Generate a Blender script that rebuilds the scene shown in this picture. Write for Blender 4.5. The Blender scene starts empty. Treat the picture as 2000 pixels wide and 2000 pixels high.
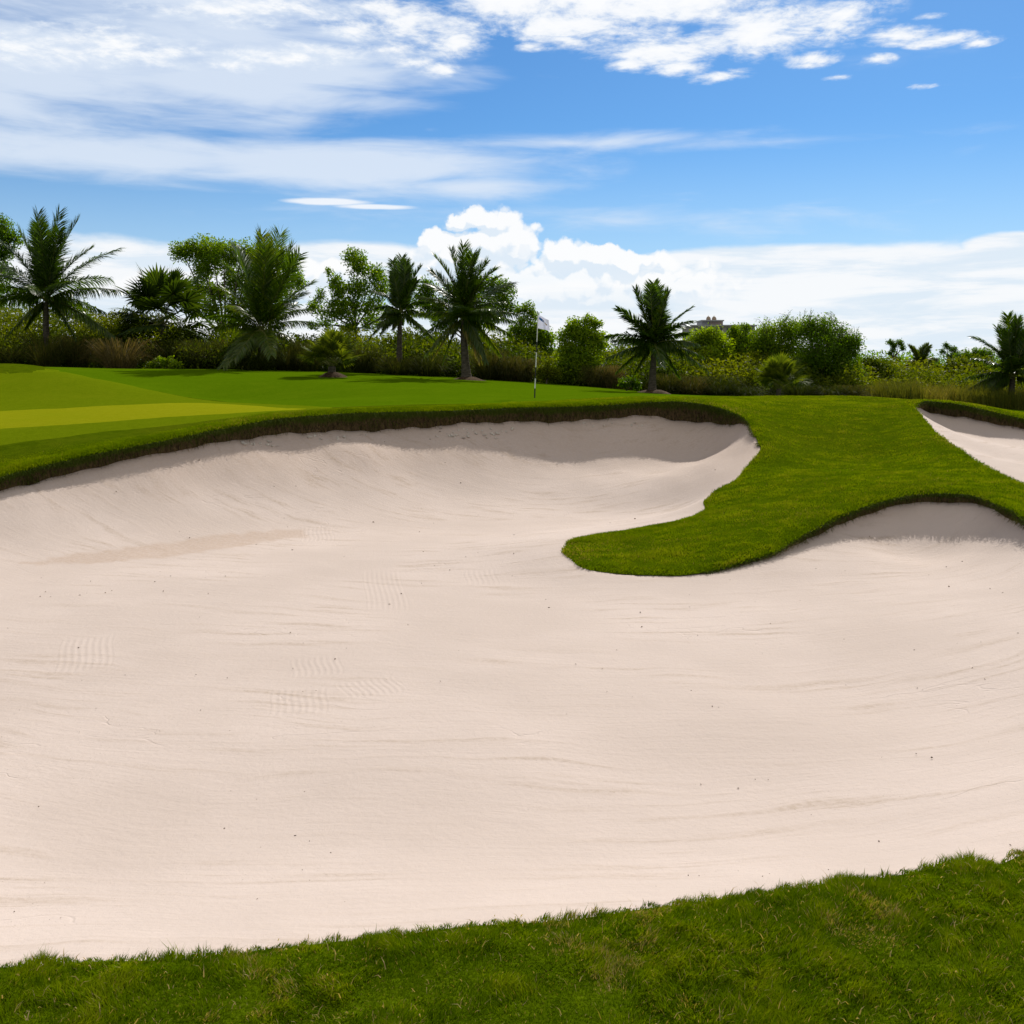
import bpy, math, random, os
import numpy as np
from mathutils import Vector, Matrix
from mathutils.geometry import delaunay_2d_cdt

SKYONLY = False
NOVEG = False
FPX = 2000.0          # focal length in photo pixels
HV = 715.0            # horizon row in the photo
EYE = 1.9             # camera height above the ground sheet's zero
sc = bpy.context.scene
COL = sc.collection
R = math.radians

# ------------------------------------------------------------------ helpers
def s2l(c):
    return tuple((x / 12.92 if x <= 0.04045 else ((x + 0.055) / 1.055) ** 2.4) for x in [v / 255 for v in c]) + (1.0,)

def tag(o, label=None, cat=None, group=None, kind=None):
    if label: o['label'] = label
    if cat: o['category'] = cat
    if group: o['group'] = group
    if kind: o['kind'] = kind
    return o

def empty(name, loc, label, cat, group=None, rz=0.0):
    o = bpy.data.objects.new(name, None)
    o.empty_display_size = 0.2
    COL.objects.link(o)
    o.location = loc
    o.rotation_euler = (0, 0, rz)
    return tag(o, label, cat, group)

class MB:
    """collects numpy vertices / faces (tris and quads) and links them as ONE mesh object"""
    def __init__(self):
        self.v = []; self.f = []; self.fm = []; self.n = 0; self.att = []
    def add(self, verts, faces, mat=0, tint=None):
        verts = np.asarray(verts, dtype=np.float64).reshape(-1, 3)
        self.v.append(verts)
        b = self.n
        for f in faces:
            self.f.append(np.asarray(f, dtype=np.int64).reshape(-1, np.asarray(f).shape[-1]) + b if not isinstance(f, (list, tuple)) else np.asarray([f]) + b)
            self.fm.append(np.full(len(self.f[-1]), mat))
        if tint is None: tint = np.zeros(len(verts))
        self.att.append(np.broadcast_to(np.asarray(tint, dtype=np.float64), (len(verts),)))
        self.n += len(verts)
    def build(self, name, mats, parent=None, smooth=True, origin=None):
        if not isinstance(mats, (list, tuple)): mats = [mats]
        me = bpy.data.meshes.new(name)
        v = np.concatenate(self.v)
        if origin is not None: v = v - np.asarray(origin)
        loops = np.concatenate([f.ravel() for f in self.f])
        tot = np.concatenate([np.full(len(f), f.shape[1]) for f in self.f])
        mi = np.concatenate(self.fm)
        me.vertices.add(len(v)); me.vertices.foreach_set('co', v.astype(np.float32).ravel())
        me.loops.add(len(loops)); me.loops.foreach_set('vertex_index', loops.astype(np.int32))
        me.polygons.add(len(tot))
        st = np.concatenate([[0], np.cumsum(tot)[:-1]])
        me.polygons.foreach_set('loop_start', st.astype(np.int32))
        me.polygons.foreach_set('material_index', mi.astype(np.int32))
        me.polygons.foreach_set('use_smooth', np.full(len(tot), smooth))
        a = me.attributes.new('tint', 'FLOAT', 'POINT')
        a.data.foreach_set('value', np.concatenate(self.att).astype(np.float32))
        for m in mats: me.materials.append(m)
        me.update(calc_edges=True); me.validate()
        o = bpy.data.objects.new(name, me)
        COL.objects.link(o)
        if parent is not None: o.parent = parent
        return o

def tube(mb, pts, rad, n=8, mat=0, cap=True, tint=0.0):
    pts = np.asarray(pts, float); rad = np.broadcast_to(np.asarray(rad, float), (len(pts),))
    tan = np.gradient(pts, axis=0); tan /= np.linalg.norm(tan, axis=1)[:, None] + 1e-9
    ref = np.array([0.3, 1.0, 0.1]) if abs(tan[0, 1]) < 0.8 else np.array([1.0, 0.2, 0.1])
    rings = []
    for p, t, r in zip(pts, tan, rad):
        a = np.cross(t, ref); a /= np.linalg.norm(a) + 1e-9
        b = np.cross(t, a)
        th = np.linspace(0, 2 * np.pi, n, endpoint=False)
        rings.append(p + r * (np.cos(th)[:, None] * a + np.sin(th)[:, None] * b))
    v = np.concatenate(rings)
    m = len(pts)
    i = np.arange(m - 1)[:, None] * n; j = np.arange(n)[None, :]
    k = (j + 1) % n
    q = np.stack([i + j, i + k, i + n + k, i + n + j], -1).reshape(-1, 4)
    fs = [q]
    mb.add(v, fs, mat, tint)
    if cap:
        mb.add(np.concatenate([rings[-1], [pts[-1] + tan[-1] * rad[-1] * 0.3]]), [np.array([[a, (a + 1) % n, n] for a in range(n)])], mat, tint)

def box(mb, x0, x1, y0, y1, z0, z1, mat=0):
    v = [(x0, y0, z0), (x1, y0, z0), (x1, y1, z0), (x0, y1, z0), (x0, y0, z1), (x1, y0, z1), (x1, y1, z1), (x0, y1, z1)]
    mb.add(v, [np.array([[0, 3, 2, 1], [4, 5, 6, 7], [0, 1, 5, 4], [1, 2, 6, 5], [2, 3, 7, 6], [3, 0, 4, 7]])], mat)

# ------------------------------------------------------------------ node helpers
class NT:
    def __init__(self, tree):
        self.t = tree; self.nodes = tree.nodes; self.links = tree.links
    def new(self, typ, **kw):
        n = self.nodes.new(typ)
        for k, v in kw.items(): setattr(n, k, v)
        return n
    def setin(self, sock, val):
        if isinstance(val, bpy.types.NodeSocket): self.links.new(val, sock)
        else: sock.default_value = val
    def m(self, op, a, b=None, c=None, clamp=False):
        n = self.new('ShaderNodeMath', operation=op, use_clamp=clamp)
        self.setin(n.inputs[0], a)
        if b is not None: self.setin(n.inputs[1], b)
        if c is not None: self.setin(n.inputs[2], c)
        return n.outputs[0]
    def add(self, *a):
        r = a[0]
        for b in a[1:]: r = self.m('ADD', r, b)
        return r
    def mul(self, *a):
        r = a[0]
        for b in a[1:]: r = self.m('MULTIPLY', r, b)
        return r
    def sub(self, a, b): return self.m('SUBTRACT', a, b)
    def mx(self, *a):
        r = a[0]
        for b in a[1:]: r = self.m('MAXIMUM', r, b)
        return r
    def sm(self, x, lo, hi, a=0.0, b=1.0):
        n = self.new('ShaderNodeMapRange', interpolation_type='SMOOTHSTEP')
        self.setin(n.inputs[0], x); self.setin(n.inputs[1], lo); self.setin(n.inputs[2], hi)
        self.setin(n.inputs[3], a); self.setin(n.inputs[4], b)
        return n.outputs[0]
    def lin(self, x, lo, hi, a=0.0, b=1.0):
        n = self.new('ShaderNodeMapRange')
        self.setin(n.inputs[0], x); self.setin(n.inputs[1], lo); self.setin(n.inputs[2], hi)
        self.setin(n.inputs[3], a); self.setin(n.inputs[4], b)
        return n.outputs[0]
    def xyz(self, x, y, z=0.0):
        n = self.new('ShaderNodeCombineXYZ')
        for i, v in enumerate((x, y, z)): self.setin(n.inputs[i], v)
        return n.outputs[0]
    def sep(self, v):
        n = self.new('ShaderNodeSeparateXYZ'); self.links.new(v, n.inputs[0]); return n.outputs
    def noise(self, vec, scale=1.0, detail=4.0, rough=0.5, dist=0.0, lac=2.0):
        n = self.new('ShaderNodeTexNoise'); n.noise_dimensions = '3D'
        if vec is not None: self.links.new(vec, n.inputs['Vector'])
        n.inputs['Scale'].default_value = scale; n.inputs['Detail'].default_value = detail
        n.inputs['Roughness'].default_value = rough; n.inputs['Distortion'].default_value = dist
        n.inputs['Lacunarity'].default_value = lac
        return n.outputs[0]
    def mix(self, f, a, b):
        n = self.new('ShaderNodeMix', data_type='RGBA')
        self.setin(n.inputs[0], f); self.setin(n.inputs[6], a); self.setin(n.inputs[7], b)
        return n.outputs[2]
    def vm(self, op, a, b=None, s=None):
        n = self.new('ShaderNodeVectorMath', operation=op)
        self.setin(n.inputs[0], a)
        if b is not None: self.setin(n.inputs[1], b)
        if s is not None: self.setin(n.inputs[3], s)
        return n.outputs[0]

def new_mat(name):
    m = bpy.data.materials.new(name); m.use_nodes = True
    t = NT(m.node_tree)
    b = m.node_tree.nodes['Principled BSDF']
    b.inputs['Specular IOR Level'].default_value = 0.2
    b.inputs['Roughness'].default_value = 0.8
    return m, t, b

# ------------------------------------------------------------------ camera, sun, sky
cam = bpy.data.cameras.new('camera'); cob = bpy.data.objects.new('camera', cam); COL.objects.link(cob)
cob.location = (0, 0, EYE); cob.rotation_euler = (R(90), 0, 0)
cam.sensor_width = 36; cam.sensor_height = 36; cam.lens = 36 * FPX / 2000
cam.shift_y = -(1000 - HV) / 2000; cam.clip_start = 0.05; cam.clip_end = 20000
sc.camera = cob

SUN_DIR = Vector((0.52, 1.14, 1.0)).normalized()     # towards the sun
SUN_EL = math.asin(SUN_DIR.z); SUN_AZ = math.atan2(SUN_DIR.x, SUN_DIR.y)
sl = bpy.data.lights.new('sun', 'SUN'); sl.energy = 5.0; sl.angle = R(0.5); sl.color = (1.0, 0.95, 0.87)
so = bpy.data.objects.new('sun', sl); COL.objects.link(so)
so.rotation_euler = (-SUN_DIR).to_track_quat('-Z', 'Y').to_euler()
so.location = (10, 20, 30)

sc.view_settings.view_transform = 'Standard'; sc.view_settings.look = 'None'
sc.view_settings.exposure = 0.0; sc.view_settings.gamma = 1.0

def build_world():
    w = bpy.data.worlds.new('World'); sc.world = w; w.use_nodes = True
    t = NT(w.node_tree)
    bg = w.node_tree.nodes['Background']
    sky = t.new('ShaderNodeTexSky', sky_type='NISHITA')
    sky.sun_disc = False; sky.sun_elevation = SUN_EL; sky.sun_rotation = SUN_AZ
    sky.air_density = 1.0; sky.dust_density = 0.2; sky.ozone_density = 4.0
    K = 0.12
    bg.inputs[1].default_value = K
    d = t.new('ShaderNodeTexCoord').outputs['Generated']
    dn = t.vm('NORMALIZE', d)
    x, y, z = t.sep(dn)
    az = t.m('ARCTAN2', x, y); el = t.m('ARCSINE', z)
    zz = t.m('ADD', t.m('MAXIMUM', z, 0.0), 0.09)
    q = t.xyz(t.m('DIVIDE', x, zz), t.m('DIVIDE', y, zz), 0.0)           # cloud-deck coordinates
    ae = t.xyz(az, el, 0.0)
    def n2(vec, scale, loc=(0, 0), detail=4, rough=0.5, dist=0.0):
        v = t.new('ShaderNodeVectorMath', operation='MULTIPLY_ADD')
        t.links.new(vec, v.inputs[0]); v.inputs[1].default_value = (scale[0], scale[1], 0); v.inputs[2].default_value = (loc[0], loc[1], 0)
        n = t.new('ShaderNodeTexNoise'); n.noise_dimensions = '2D'
        t.links.new(v.outputs[0], n.inputs['Vector'])
        n.inputs['Scale'].default_value = 1.0; n.inputs['Detail'].default_value = detail
        n.inputs['Roughness'].default_value = rough; n.inputs['Distortion'].default_value = dist
        return n
    def ells(vec, lst):
        """largest of a list of soft ellipses (u, v, ru, rv, weight) given in directions of the sky"""
        r = None
        for (u, v, ru, rv, wt) in lst:
            px = (u - 1000) / FPX; pz = (HV - v) / FPX
            a0 = math.atan(px); e0 = math.atan(pz / math.sqrt(1 + px * px))
            n = t.new('ShaderNodeVectorMath', operation='MULTIPLY_ADD')
            t.links.new(vec, n.inputs[0])
            n.inputs[1].default_value = (FPX / ru, FPX / rv, 0); n.inputs[2].default_value = (-a0 * FPX / ru, -e0 * FPX / rv, 0)
            l = t.new('ShaderNodeVectorMath', operation='LENGTH'); t.links.new(n.outputs[0], l.inputs[0])
            k = t.m('MULTIPLY_ADD', l.outputs['Value'], -wt, wt)
            r = k if r is None else t.m('MAXIMUM', r, k)
        return t.m('MAXIMUM', r, 0.0)
    # --- veil of thin high cloud (soft, streaked along the horizon)
    nv = n2(ae, (4.0, 22.0), (3.1, 0), 5, 0.55, 0.35).outputs[0]
    nv2 = n2(ae, (10.0, 60.0), (7.7, 2), 5, 0.6, 0.4).outputs[0]
    mv = ells(ae, VEIL)
    dv = t.sm(t.add(mv, t.m('MULTIPLY_ADD', nv, 0.95, -0.475), t.m('MULTIPLY_ADD', nv2, 0.45, -0.225)), 0.08, 0.78)
    dv = t.mul(dv, 0.84)
    # --- bright altocumulus puffs
    wq = n2(q, (2.6, 2.6), (0, 0), 2, 0.5)
    qw = t.new('ShaderNodeVectorMath', operation='MULTIPLY_ADD')
    t.links.new(wq.outputs['Color'], qw.inputs[0]); qw.inputs[1].default_value = (0.22, 0.22, 0); t.links.new(q, qw.inputs[2])
    na = n2(qw.outputs[0], (6.5, 6.5), (0, 0), 7, 0.64, 0.15).outputs[0]
    na2 = n2(q, (26.0, 26.0), (3, 8), 5, 0.6).outputs[0]
    aew = t.new('ShaderNodeVectorMath', operation='MULTIPLY_ADD')
    t.links.new(wq.outputs['Color'], aew.inputs[0]); aew.inputs[1].default_value = (0.02, 0.012, 0); t.links.new(t.vm('SUBTRACT', ae, (0.01, 0.006, 0)), aew.inputs[2])
    ma = ells(aew.outputs[0], PUFFS)
    sa = t.m('MULTIPLY_ADD', ma, 1.3, t.m('MULTIPLY_ADD', na, 2.3, t.m('MULTIPLY_ADD', na2, 0.9, -1.60)))
    da_ = t.mul(t.sm(sa, 0.08, 1.2), t.sm(ma, 0.02, 0.22))
    core = t.sm(sa, 0.35, 1.55)
    # --- thin bright streak
    ms = ells(ae, [(640, 394, 120, 9, 1.0), (735, 404, 110, 8, .95)])
    ds = t.mul(t.sm(t.add(ms, t.m('MULTIPLY_ADD', nv2, 0.5, -0.25)), 0.15, 0.6), 0.85)
    # --- cumulus towers over the horizon
    wp = n2(ae, (30.0, 30.0), (0, 0), 6, 0.62)
    def cum(dx, dy):
        v = t.new('ShaderNodeVectorMath', operation='MULTIPLY_ADD')
        t.links.new(wp.outputs['Color'], v.inputs[0]); v.inputs[1].default_value = (0.020, 0.020, 0)
        t.links.new(t.vm('ADD', ae, (dx - 0.010, dy - 0.010, 0)), v.inputs[2])
        A = v.outputs[0]
        mc = ells(A, CUMULI)
        def vor(sx, sy, ox):
            s_ = t.new('ShaderNodeVectorMath', operation='MULTIPLY_ADD'); t.links.new(A, s_.inputs[0])
            s_.inputs[1].default_value = (sx, sy, 0); s_.inputs[2].default_value = (ox, 0.4, 0)
            n = t.new('ShaderNodeTexVoronoi', feature='F1'); n.voronoi_dimensions = '2D'
            n.inputs['Scale'].default_value = 1.0
            t.links.new(s_.outputs[0], n.inputs['Vector'])
            return t.m('MULTIPLY', n.outputs['Distance'], n.outputs['Distance'])
        b = t.add(t.mul(vor(24, 28, 0.3), -0.55), t.mul(vor(55, 62, 3.3), -0.34), t.mul(vor(115, 125, 1.3), -0.20))
        return t.add(t.m('MULTIPLY', mc, 1.0), t.m('ADD', b, 0.26)), mc
    (c0, m0), (c1, m1) = cum(0.0, 0.0), cum(0.003, 0.008)
    dc = t.mul(t.sm(c0, 0.16, 0.40), t.sm(m0, 0.02, 0.10))
    lit = t.sm(t.sub(c0, c1), -0.15, 0.13)
    # --- low stratus bank on the right and pale band on the left
    nst = n2(ae, (6.5, 24.0), (5, 1), 6, 0.58, 0.15).outputs[0]
    sst = t.add(ells(ae, BANK), t.m('MULTIPLY_ADD', nst, 0.62, -0.31))
    dst = t.sm(sst, 0.12, 0.42)
    shs = t.sm(n2(ae, (6.0, 46.0), (9, 3), 6, 0.6, 0.25).outputs[0], 0.36, 0.60)
    # --- rest of the heavens (beside and behind): broken high cloud, so that the light stays soft
    nb = n2(q, (0.9, 0.9), (2, 2), 3, 0.55).outputs[0]
    side = t.sm(t.m('ABSOLUTE', az), 0.60, 0.95)
    hi = t.sm(el, 0.38, 0.6)
    db = t.mul(t.sm(nb, 0.30, 0.55), t.mx(side, hi), 0.92)
    # ---------------- composite (colours are divided by the strength)
    tint = t.vm('MULTIPLY', sky.outputs[0], SKY_TINT)
    c = tint
    W = lambda r, g, b: (r / K, g / K, b / K, 1)
    hz = t.sm(el, -0.01, 0.24, 1.0, 0.0)
    c = t.mix(t.mul(hz, 0.80), c, W(.60, .79, .96))
    c = t.mix(db, c, W(.69, .65, .575))
    c = t.mix(dv, c, W(.76, .84, .95))
    c = t.mix(ds, c, W(.95, .97, 1.0))
    stc = t.mix(shs, W(.76, .85, .94), W(.96, .97, .985))
    c = t.mix(t.mul(dst, 0.94), c, stc)
    cc = t.mix(lit, W(.76, .85, .945), W(.99, .995, 1.0))
    fade = t.sm(el, 0.03, 0.10, 0.15, 0.97)
    c = t.mix(t.mul(dc, fade), c, cc)
    ac = t.mix(core, W(.76, .84, .95), W(1.02, 1.02, 1.02))
    c = t.mix(t.mul(da_, 0.95), c, ac)
    t.links.new(c, bg.inputs[0])
    w.cycles.sampling_method = 'MANUAL'; w.cycles.sample_map_resolution = 512
SKY_TINT = (0.36, 0.61, 0.81)
VEIL = [(330, 60, 640, 90, 1), (560, 120, 480, 100, 1.05), (60, 110, 900, 170, 1), (420, 165, 560, 75, 1), (150, 300, 700, 75, .95), (20, 205, 380, 90, .8), (650, 325, 640, 70, .95),
        (900, 365, 330, 45, .8), (1100, 280, 560, 30, .45), (1500, 278, 700, 22, .36), (300, 0, 700, 90, .7), (1250, 430, 1000, 60, .30)]
PUFFS = [(1240, -25, 440, 125, 1.35), (1110, 50, 230, 50, 1.1), (1300, 92, 190, 40, 1.1), (1480, 62, 200, 66, 1.1), (1000, -10, 200, 70, 1.3), (1640, 30, 140, 60, .9),
         (1760, 66, 90, 22, 1.05), (1840, 74, 90, 18, 1.0), (1910, 80, 50, 14, .8), (1320, 132, 80, 20, .95), (1400, 150, 70, 16, .95), (1230, 122, 60, 22, 1.0),
         (1575, 115, 75, 24, 1.0), (1705, 115, 45, 15, 1.0), (890, 70, 90, 60, 1.05), (790, 45, 150, 65, .9), (560, 15, 270, 40, .95),
         (230, 85, 210, 48, 1.0), (40, 95, 170, 46, .95), (130, 105, 120, 30, .9), (330, 95, 120, 30, .9), (690, 60, 120, 36, .95), (640, 100, 130, 34, .9), (440, 20, 140, 30, .85), (720, 15, 130, 34, .95), (760, 95, 90, 30, .9), (860, 138, 70, 20, .95), (800, 122, 60, 20, .9), (560, 115, 180, 30, .95), (430, 125, 160, 22, .7),
         (1640, 150, 40, 12, .75), (1800, 168, 40, 8, .65), (1820, 33, 40, 9, .7), (330, 20, 190, 28, .6), (1040, 90, 50, 14, .8)]
CUMULI = [(1290, 515, 80, 26, .62), (1380, 540, 120, 36, .5), (1130, 640, 140, 40, .6), (640, 530, 110, 40, .75), (560, 560, 120, 40, .6), (220, 560, 120, 40, .55), (950, 480, 130, 80, 1.15), (870, 505, 90, 90, 1.1), (955, 430, 90, 36, 1.15), (1110, 500, 80, 48, 1.1), (1165, 505, 60, 42, 1.05),
          (1050, 570, 330, 90, 1.1), (890, 435, 46, 26, 1.1), (1215, 520, 60, 34, 1.0), (1300, 560, 150, 60, .8)]
BANK = [(1560, 550, 520, 82, 1.2), (1500, 512, 340, 46, 1.15), (2000, 540, 300, 70, 1.25), (1990, 484, 110, 36, 1.2), (1850, 600, 500, 60, 1.0), (1300, 590, 500, 70, 1.0),
        (300, 535, 700, 80, 0.95), (1000, 650, 2400, 85, .9), (150, 570, 600, 60, .9), (700, 500, 260, 40, .8)]
build_world()
# ------------------------------------------------------------------ terrain (heights are relative to the camera's eye, then lifted by EYE)
def px(u, v, D):                      # photo pixel + distance along +y  ->  (x, y, z relative to the eye)
    return ((u - 1000) / FPX * D, D, (HV - v) / FPX * D)

class TPS:
    def __init__(self, pts, lam=1e-3):
        p = np.array(pts, float); self.c = p[:, :2].mean(0); self.s = 10.0
        self.p = (p[:, :2] - self.c) / self.s
        n = len(p); K = self.k(self.p, self.p) + lam * np.eye(n)
        P = np.hstack([np.ones((n, 1)), self.p]); A = np.zeros((n + 3, n + 3))
        A[:n, :n] = K; A[:n, n:] = P; A[n:, :n] = P.T
        self.w = np.linalg.solve(A, np.concatenate([p[:, 2], np.zeros(3)]))
    @staticmethod
    def k(a, b):
        d2 = ((a[:, None, :] - b[None, :, :]) ** 2).sum(-1)
        return 0.5 * d2 * np.log(d2 + 1e-12)
    def __call__(self, xy):
        xy = (np.asarray(xy, float).reshape(-1, 2) - self.c) / self.s
        out = np.empty(len(xy))
        for i in range(0, len(xy), 20000):
            a = xy[i:i + 20000]
            out[i:i + 20000] = self.k(a, self.p) @ self.w[:-3] + self.w[-3] + a @ self.w[-2:]
        return out

def catmull(P, closed=True, step=0.08):
    P = np.asarray(P, float); n = len(P); out = []
    for i in range(n):
        p0, p1, p2, p3 = P[(i - 1) % n], P[i], P[(i + 1) % n], P[(i + 2) % n]
        k = max(2, int(np.linalg.norm(p2[:2] - p1[:2]) / step))
        t = np.linspace(0, 1, k, endpoint=False)[:, None]
        out.append(0.5 * ((2 * p1) + (-p0 + p2) * t + (2 * p0 - 5 * p1 + 4 * p2 - p3) * t ** 2 + (-p0 + 3 * p1 - 3 * p2 + p3) * t ** 3))
    return np.concatenate(out)

def inside(poly, pts):
    poly = np.asarray(poly)[:, :2]; pts = np.asarray(pts)[:, :2]
    res = np.zeros(len(pts), bool)
    x, y = pts[:, 0], pts[:, 1]
    x0, y0 = poly[:, 0], poly[:, 1]; x1, y1 = np.roll(x0, -1), np.roll(y0, -1)
    for a, b, c, d in zip(x0, y0, x1, y1):
        if b == d: continue
        m = ((b > y) != (d > y)) & (x < (c - a) * (y - b) / (d - b) + a)
        res ^= m
    return res

def poly_dist(poly, pts):
    """distance of every point to a densely sampled curve, and the index of the nearest sample"""
    poly = np.asarray(poly)[:, :2]; pts = np.asarray(pts)[:, :2]
    d = np.empty(len(pts)); k = np.empty(len(pts), int)
    for i in range(0, len(pts), 4000):
        q = ((pts[i:i + 4000, None, :] - poly[None]) ** 2).sum(-1)
        k[i:i + 4000] = q.argmin(1); d[i:i + 4000] = np.sqrt(q.min(1))
    return d, k

# rim of the large bunker: photo column, row of the grass edge, row where sand begins, distance
RIM1 = [(-250, 1003, 1036, 14.2), (0, 930, 961, 15.0), (72, 912, 948, 15.3), (145, 894, 928, 15.6), (290, 865, 892, 16.3), (362, 850, 876, 16.7), (435, 836, 862, 17.2), (543, 816, 848, 18.0),
        (616, 810, 843, 18.5), (700, 805, 839, 19.0), (850, 802, 836, 19.7), (1000, 796, 830, 20.2), (1150, 792, 825, 20.6), (1250, 786, 816, 20.8), (1332, 783, 821, 20.8),
        (1394, 792, 826, 20.4), (1432, 803, 829, 19.8), (1456, 818, 833, 19.2), (1469, 845, 853, 18.4), (1483, 878, 884, 17.6), (1467, 899, 903, 17.1), (1448, 917, 920, 16.7),
        (1434, 937, 940, 16.2), (1394, 961, 964, 15.75), (1377, 977, 980, 15.3), (1378, 1000, 1003, 14.75), (1318, 1021, 1024, 14.3), (1213, 1039, 1042, 13.8), (1140, 1051, 1054, 13.4),
        (1104, 1064, 1067, 13.0), (1096, 1079, 1084, 12.6), (1112, 1093, 1098, 12.3), (1132, 1108, 1114, 12.0), (1195, 1120, 1128, 11.8), (1285, 1124, 1132, 11.7), (1340, 1121, 1130, 11.75), (1390, 1113, 1124, 11.9),
        (1434, 1104, 1117, 12.05), (1500, 1080, 1098, 12.3), (1552, 1053, 1074, 12.7), (1604, 1022, 1050, 13.1), (1655, 999, 1025, 13.5), (1707, 982, 1008, 13.8), (1759, 970, 995, 14.0),
        (1811, 963, 989, 14.0), (1862, 961, 988, 13.8), (1901, 965, 991, 13.6), (1927, 975, 1001, 13.3), (1966, 991, 1019, 12.8), (2000, 1012, 1036, 12.3), (2080, 1068, 1092, 11.0),
        (2200, 1160, 1184, 9.0), (2300, 1300, 1330, 6.6), (2260, 1480, 1520, 5.0)]
NEAR1 = [(2000, 1672, 4.0), (1900, 1690, 3.93), (1812, 1699, 3.88), (1700, 1731, 3.80), (1640, 1736, 3.76), (1594, 1736, 3.72), (1449, 1762, 3.64), (1242, 1787, 3.56), (1035, 1814, 3.48), (849, 1836, 3.42), (621, 1861, 3.35), (310, 1876, 3.30), (0, 1900, 3.25), (-400, 1925, 3.2)]
RIM2 = [(1787, 793, 800, 21.5), (1800, 784, 803, 22.0), (1815, 781, 808, 22.3), (1862, 787, 818, 22.2), (1927, 800, 826, 21.6), (2000, 818, 840, 21.0), (2100, 846, 868, 20.0), (2250, 892, 912, 18.5),
        (2360, 945, 960, 16.6), (2340, 1010, 1016, 14.6), (2200, 1016, 1022, 13.4), (2080, 985, 990, 13.7), (2000, 947, 952, 14.5), (1966, 931, 936, 15.0), (1914, 903, 908, 16.0), (1862, 867, 872, 17.6), (1816, 829, 835, 19.5), (1797, 806, 811, 20.8)]

def rim_curve(rim, extra=()):
    P = []
    for (u, vt, vb, D) in rim:
        x, y, z = px(u, vt, D)
        P.append((x, y, z + .04, (vb - vt) / FPX * D * (1.10 if x < -1 and y > 13 else 1.0)))
    for e in extra: P.append(e)
    return catmull(P)

near = [(p[0], p[1], p[2] + .058 + .012 * max(0, (1000 - u) / 1000), 0.10) for u, p in [(u, px(u, v, D)) for (u, v, D) in NEAR1]]
leftrun = [(-3.4, 3.4, -1.93, 0.10), (-5.4, 4.6, -1.93, 0.12), (-7.3, 7.0, -1.95, 0.16), (-8.7, 10.2, -2.0, 0.22)]
C1 = rim_curve(RIM1, near + leftrun)
C2 = rim_curve(RIM2)
rng = np.random.default_rng(7)
for C in (C1, C2):                       # ragged turf edge
    n = len(C); t = np.arange(n)
    hv = sum(a * np.sin(t * .08 * f + rng.uniform(0, 6.28)) for f, a in ((.7, .09), (1.9, .06), (5.3, .04), (13, .035)))
    C[:, 3] *= np.clip(1 + hv, .5, 1.6)
    jit = np.zeros(n)
    for f, a in ((0.9, .018), (2.3, .014), (5.1, .010), (11, .006)):
        jit += a * np.sin(t * 0.08 * f + rng.uniform(0, 6.28))
    tg = np.roll(C[:, :2], -1, 0) - np.roll(C[:, :2], 1, 0); tg /= np.linalg.norm(tg, axis=1)[:, None] + 1e-9
    C[:, :2] += jit[:, None] * np.stack([tg[:, 1], -tg[:, 0]], 1)

G = []                                    # grass heights
for C in (C1, C2): G += [tuple(p[:3]) for p in C[::9]]
GP = [  # hump between the bunkers
    (1500, 779, 23.0), (1700, 777, 24.0), (1400, 777, 23.0), (1600, 820, 20.2), (1720, 840, 19.4), (1560, 860, 18.7), (1700, 900, 17.6), (1540, 915, 16.7), (1640, 926, 15.7), (1480, 940, 15.7), (1800, 925, 15.4), (1750, 934, 15.0),
    (1450, 1000, 14.0), (1550, 980, 14.2), (1350, 1050, 13.0), (1250, 1078, 12.6), (1450, 1060, 12.6), (1650, 965, 14.2), (1900, 945, 14.2), (1960, 962, 13.8), (1980, 975, 13.4), (2060, 1020, 12.6),
    (1740, 790, 23.0), (1700, 779, 26.0),
    # lawn beyond the back lip
    (1045, 777, 25.8), (1000, 786, 22.5), (700, 783, 24.0), (700, 760, 32), (850, 782, 24), (1000, 757, 36), (1200, 776, 24), (1200, 769, 32), (1340, 776, 26),
    (700, 728, 46), (900, 738, 45), (1100, 752, 43), (1200, 760, 42), (1275, 768, 38), (1340, 775, 41), (1480, 781, 40), (1700, 784, 40), (1900, 795, 42), (2000, 803, 40), (1960, 812, 30), (2100, 818, 34), (1850, 796, 28),
    # putting green, shoulder and mound on the left
    (0, 880, 16.3), (0, 838, 18.0), (0, 803, 21.0), (0, 770, 24.0), (0, 745, 26.5), (20, 735, 28.0), (40, 711, 31.0), (100, 719, 31), (130, 727, 28.5), (220, 745, 27.0), (300, 765, 25.5), (417, 786, 23.6), (300, 818, 18.8), (300, 789, 22.0), (150, 829, 18.2), (145, 796, 21.4), (430, 809, 19.2), (560, 800, 20.0), (500, 793, 22.0), (580, 796, 22.5),
    (150, 860, 16.8), (300, 845, 17.3),
    (420, 790, 28), (300, 777, 29), (220, 762, 30), (130, 738, 33), (100, 722, 38), (300, 720, 46), (200, 718, 47), (0, 714, 47), (500, 722, 46), (500, 745, 36), (620, 780, 26), (300, 742, 37),
    (-300, 900, 15.5), (-300, 838, 18), (-300, 790, 22), (-300, 735, 28), (-300, 714, 46), (-700, 850, 17), (-700, 716, 45)]
G += [px(*p) for p in GP]
G += [(-1.5, 2.2, -1.86), (0, 2.2, -1.87), (1.5, 2.6, -1.88), (3.5, 3.2, -1.9), (0, 0, -1.82), (-4, 1.0, -1.85), (4, 0, -1.85), (-9, 3, -1.9), (-12, 9, -1.9), (7, 3, -1.9), (8, 9, -1.9), (0, -8, -1.8), (10, -6, -1.8), (-10, -6, -1.8), (14, 12, -2.0), (14, 18, -1.8), (16, 26, -1.9), (22, 40, -1.9), (-14, 14, -1.6), (0.9, 3.0, -1.885), (-1.0, 2.8, -1.88)]
GT = TPS(G, 2e-4)
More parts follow.
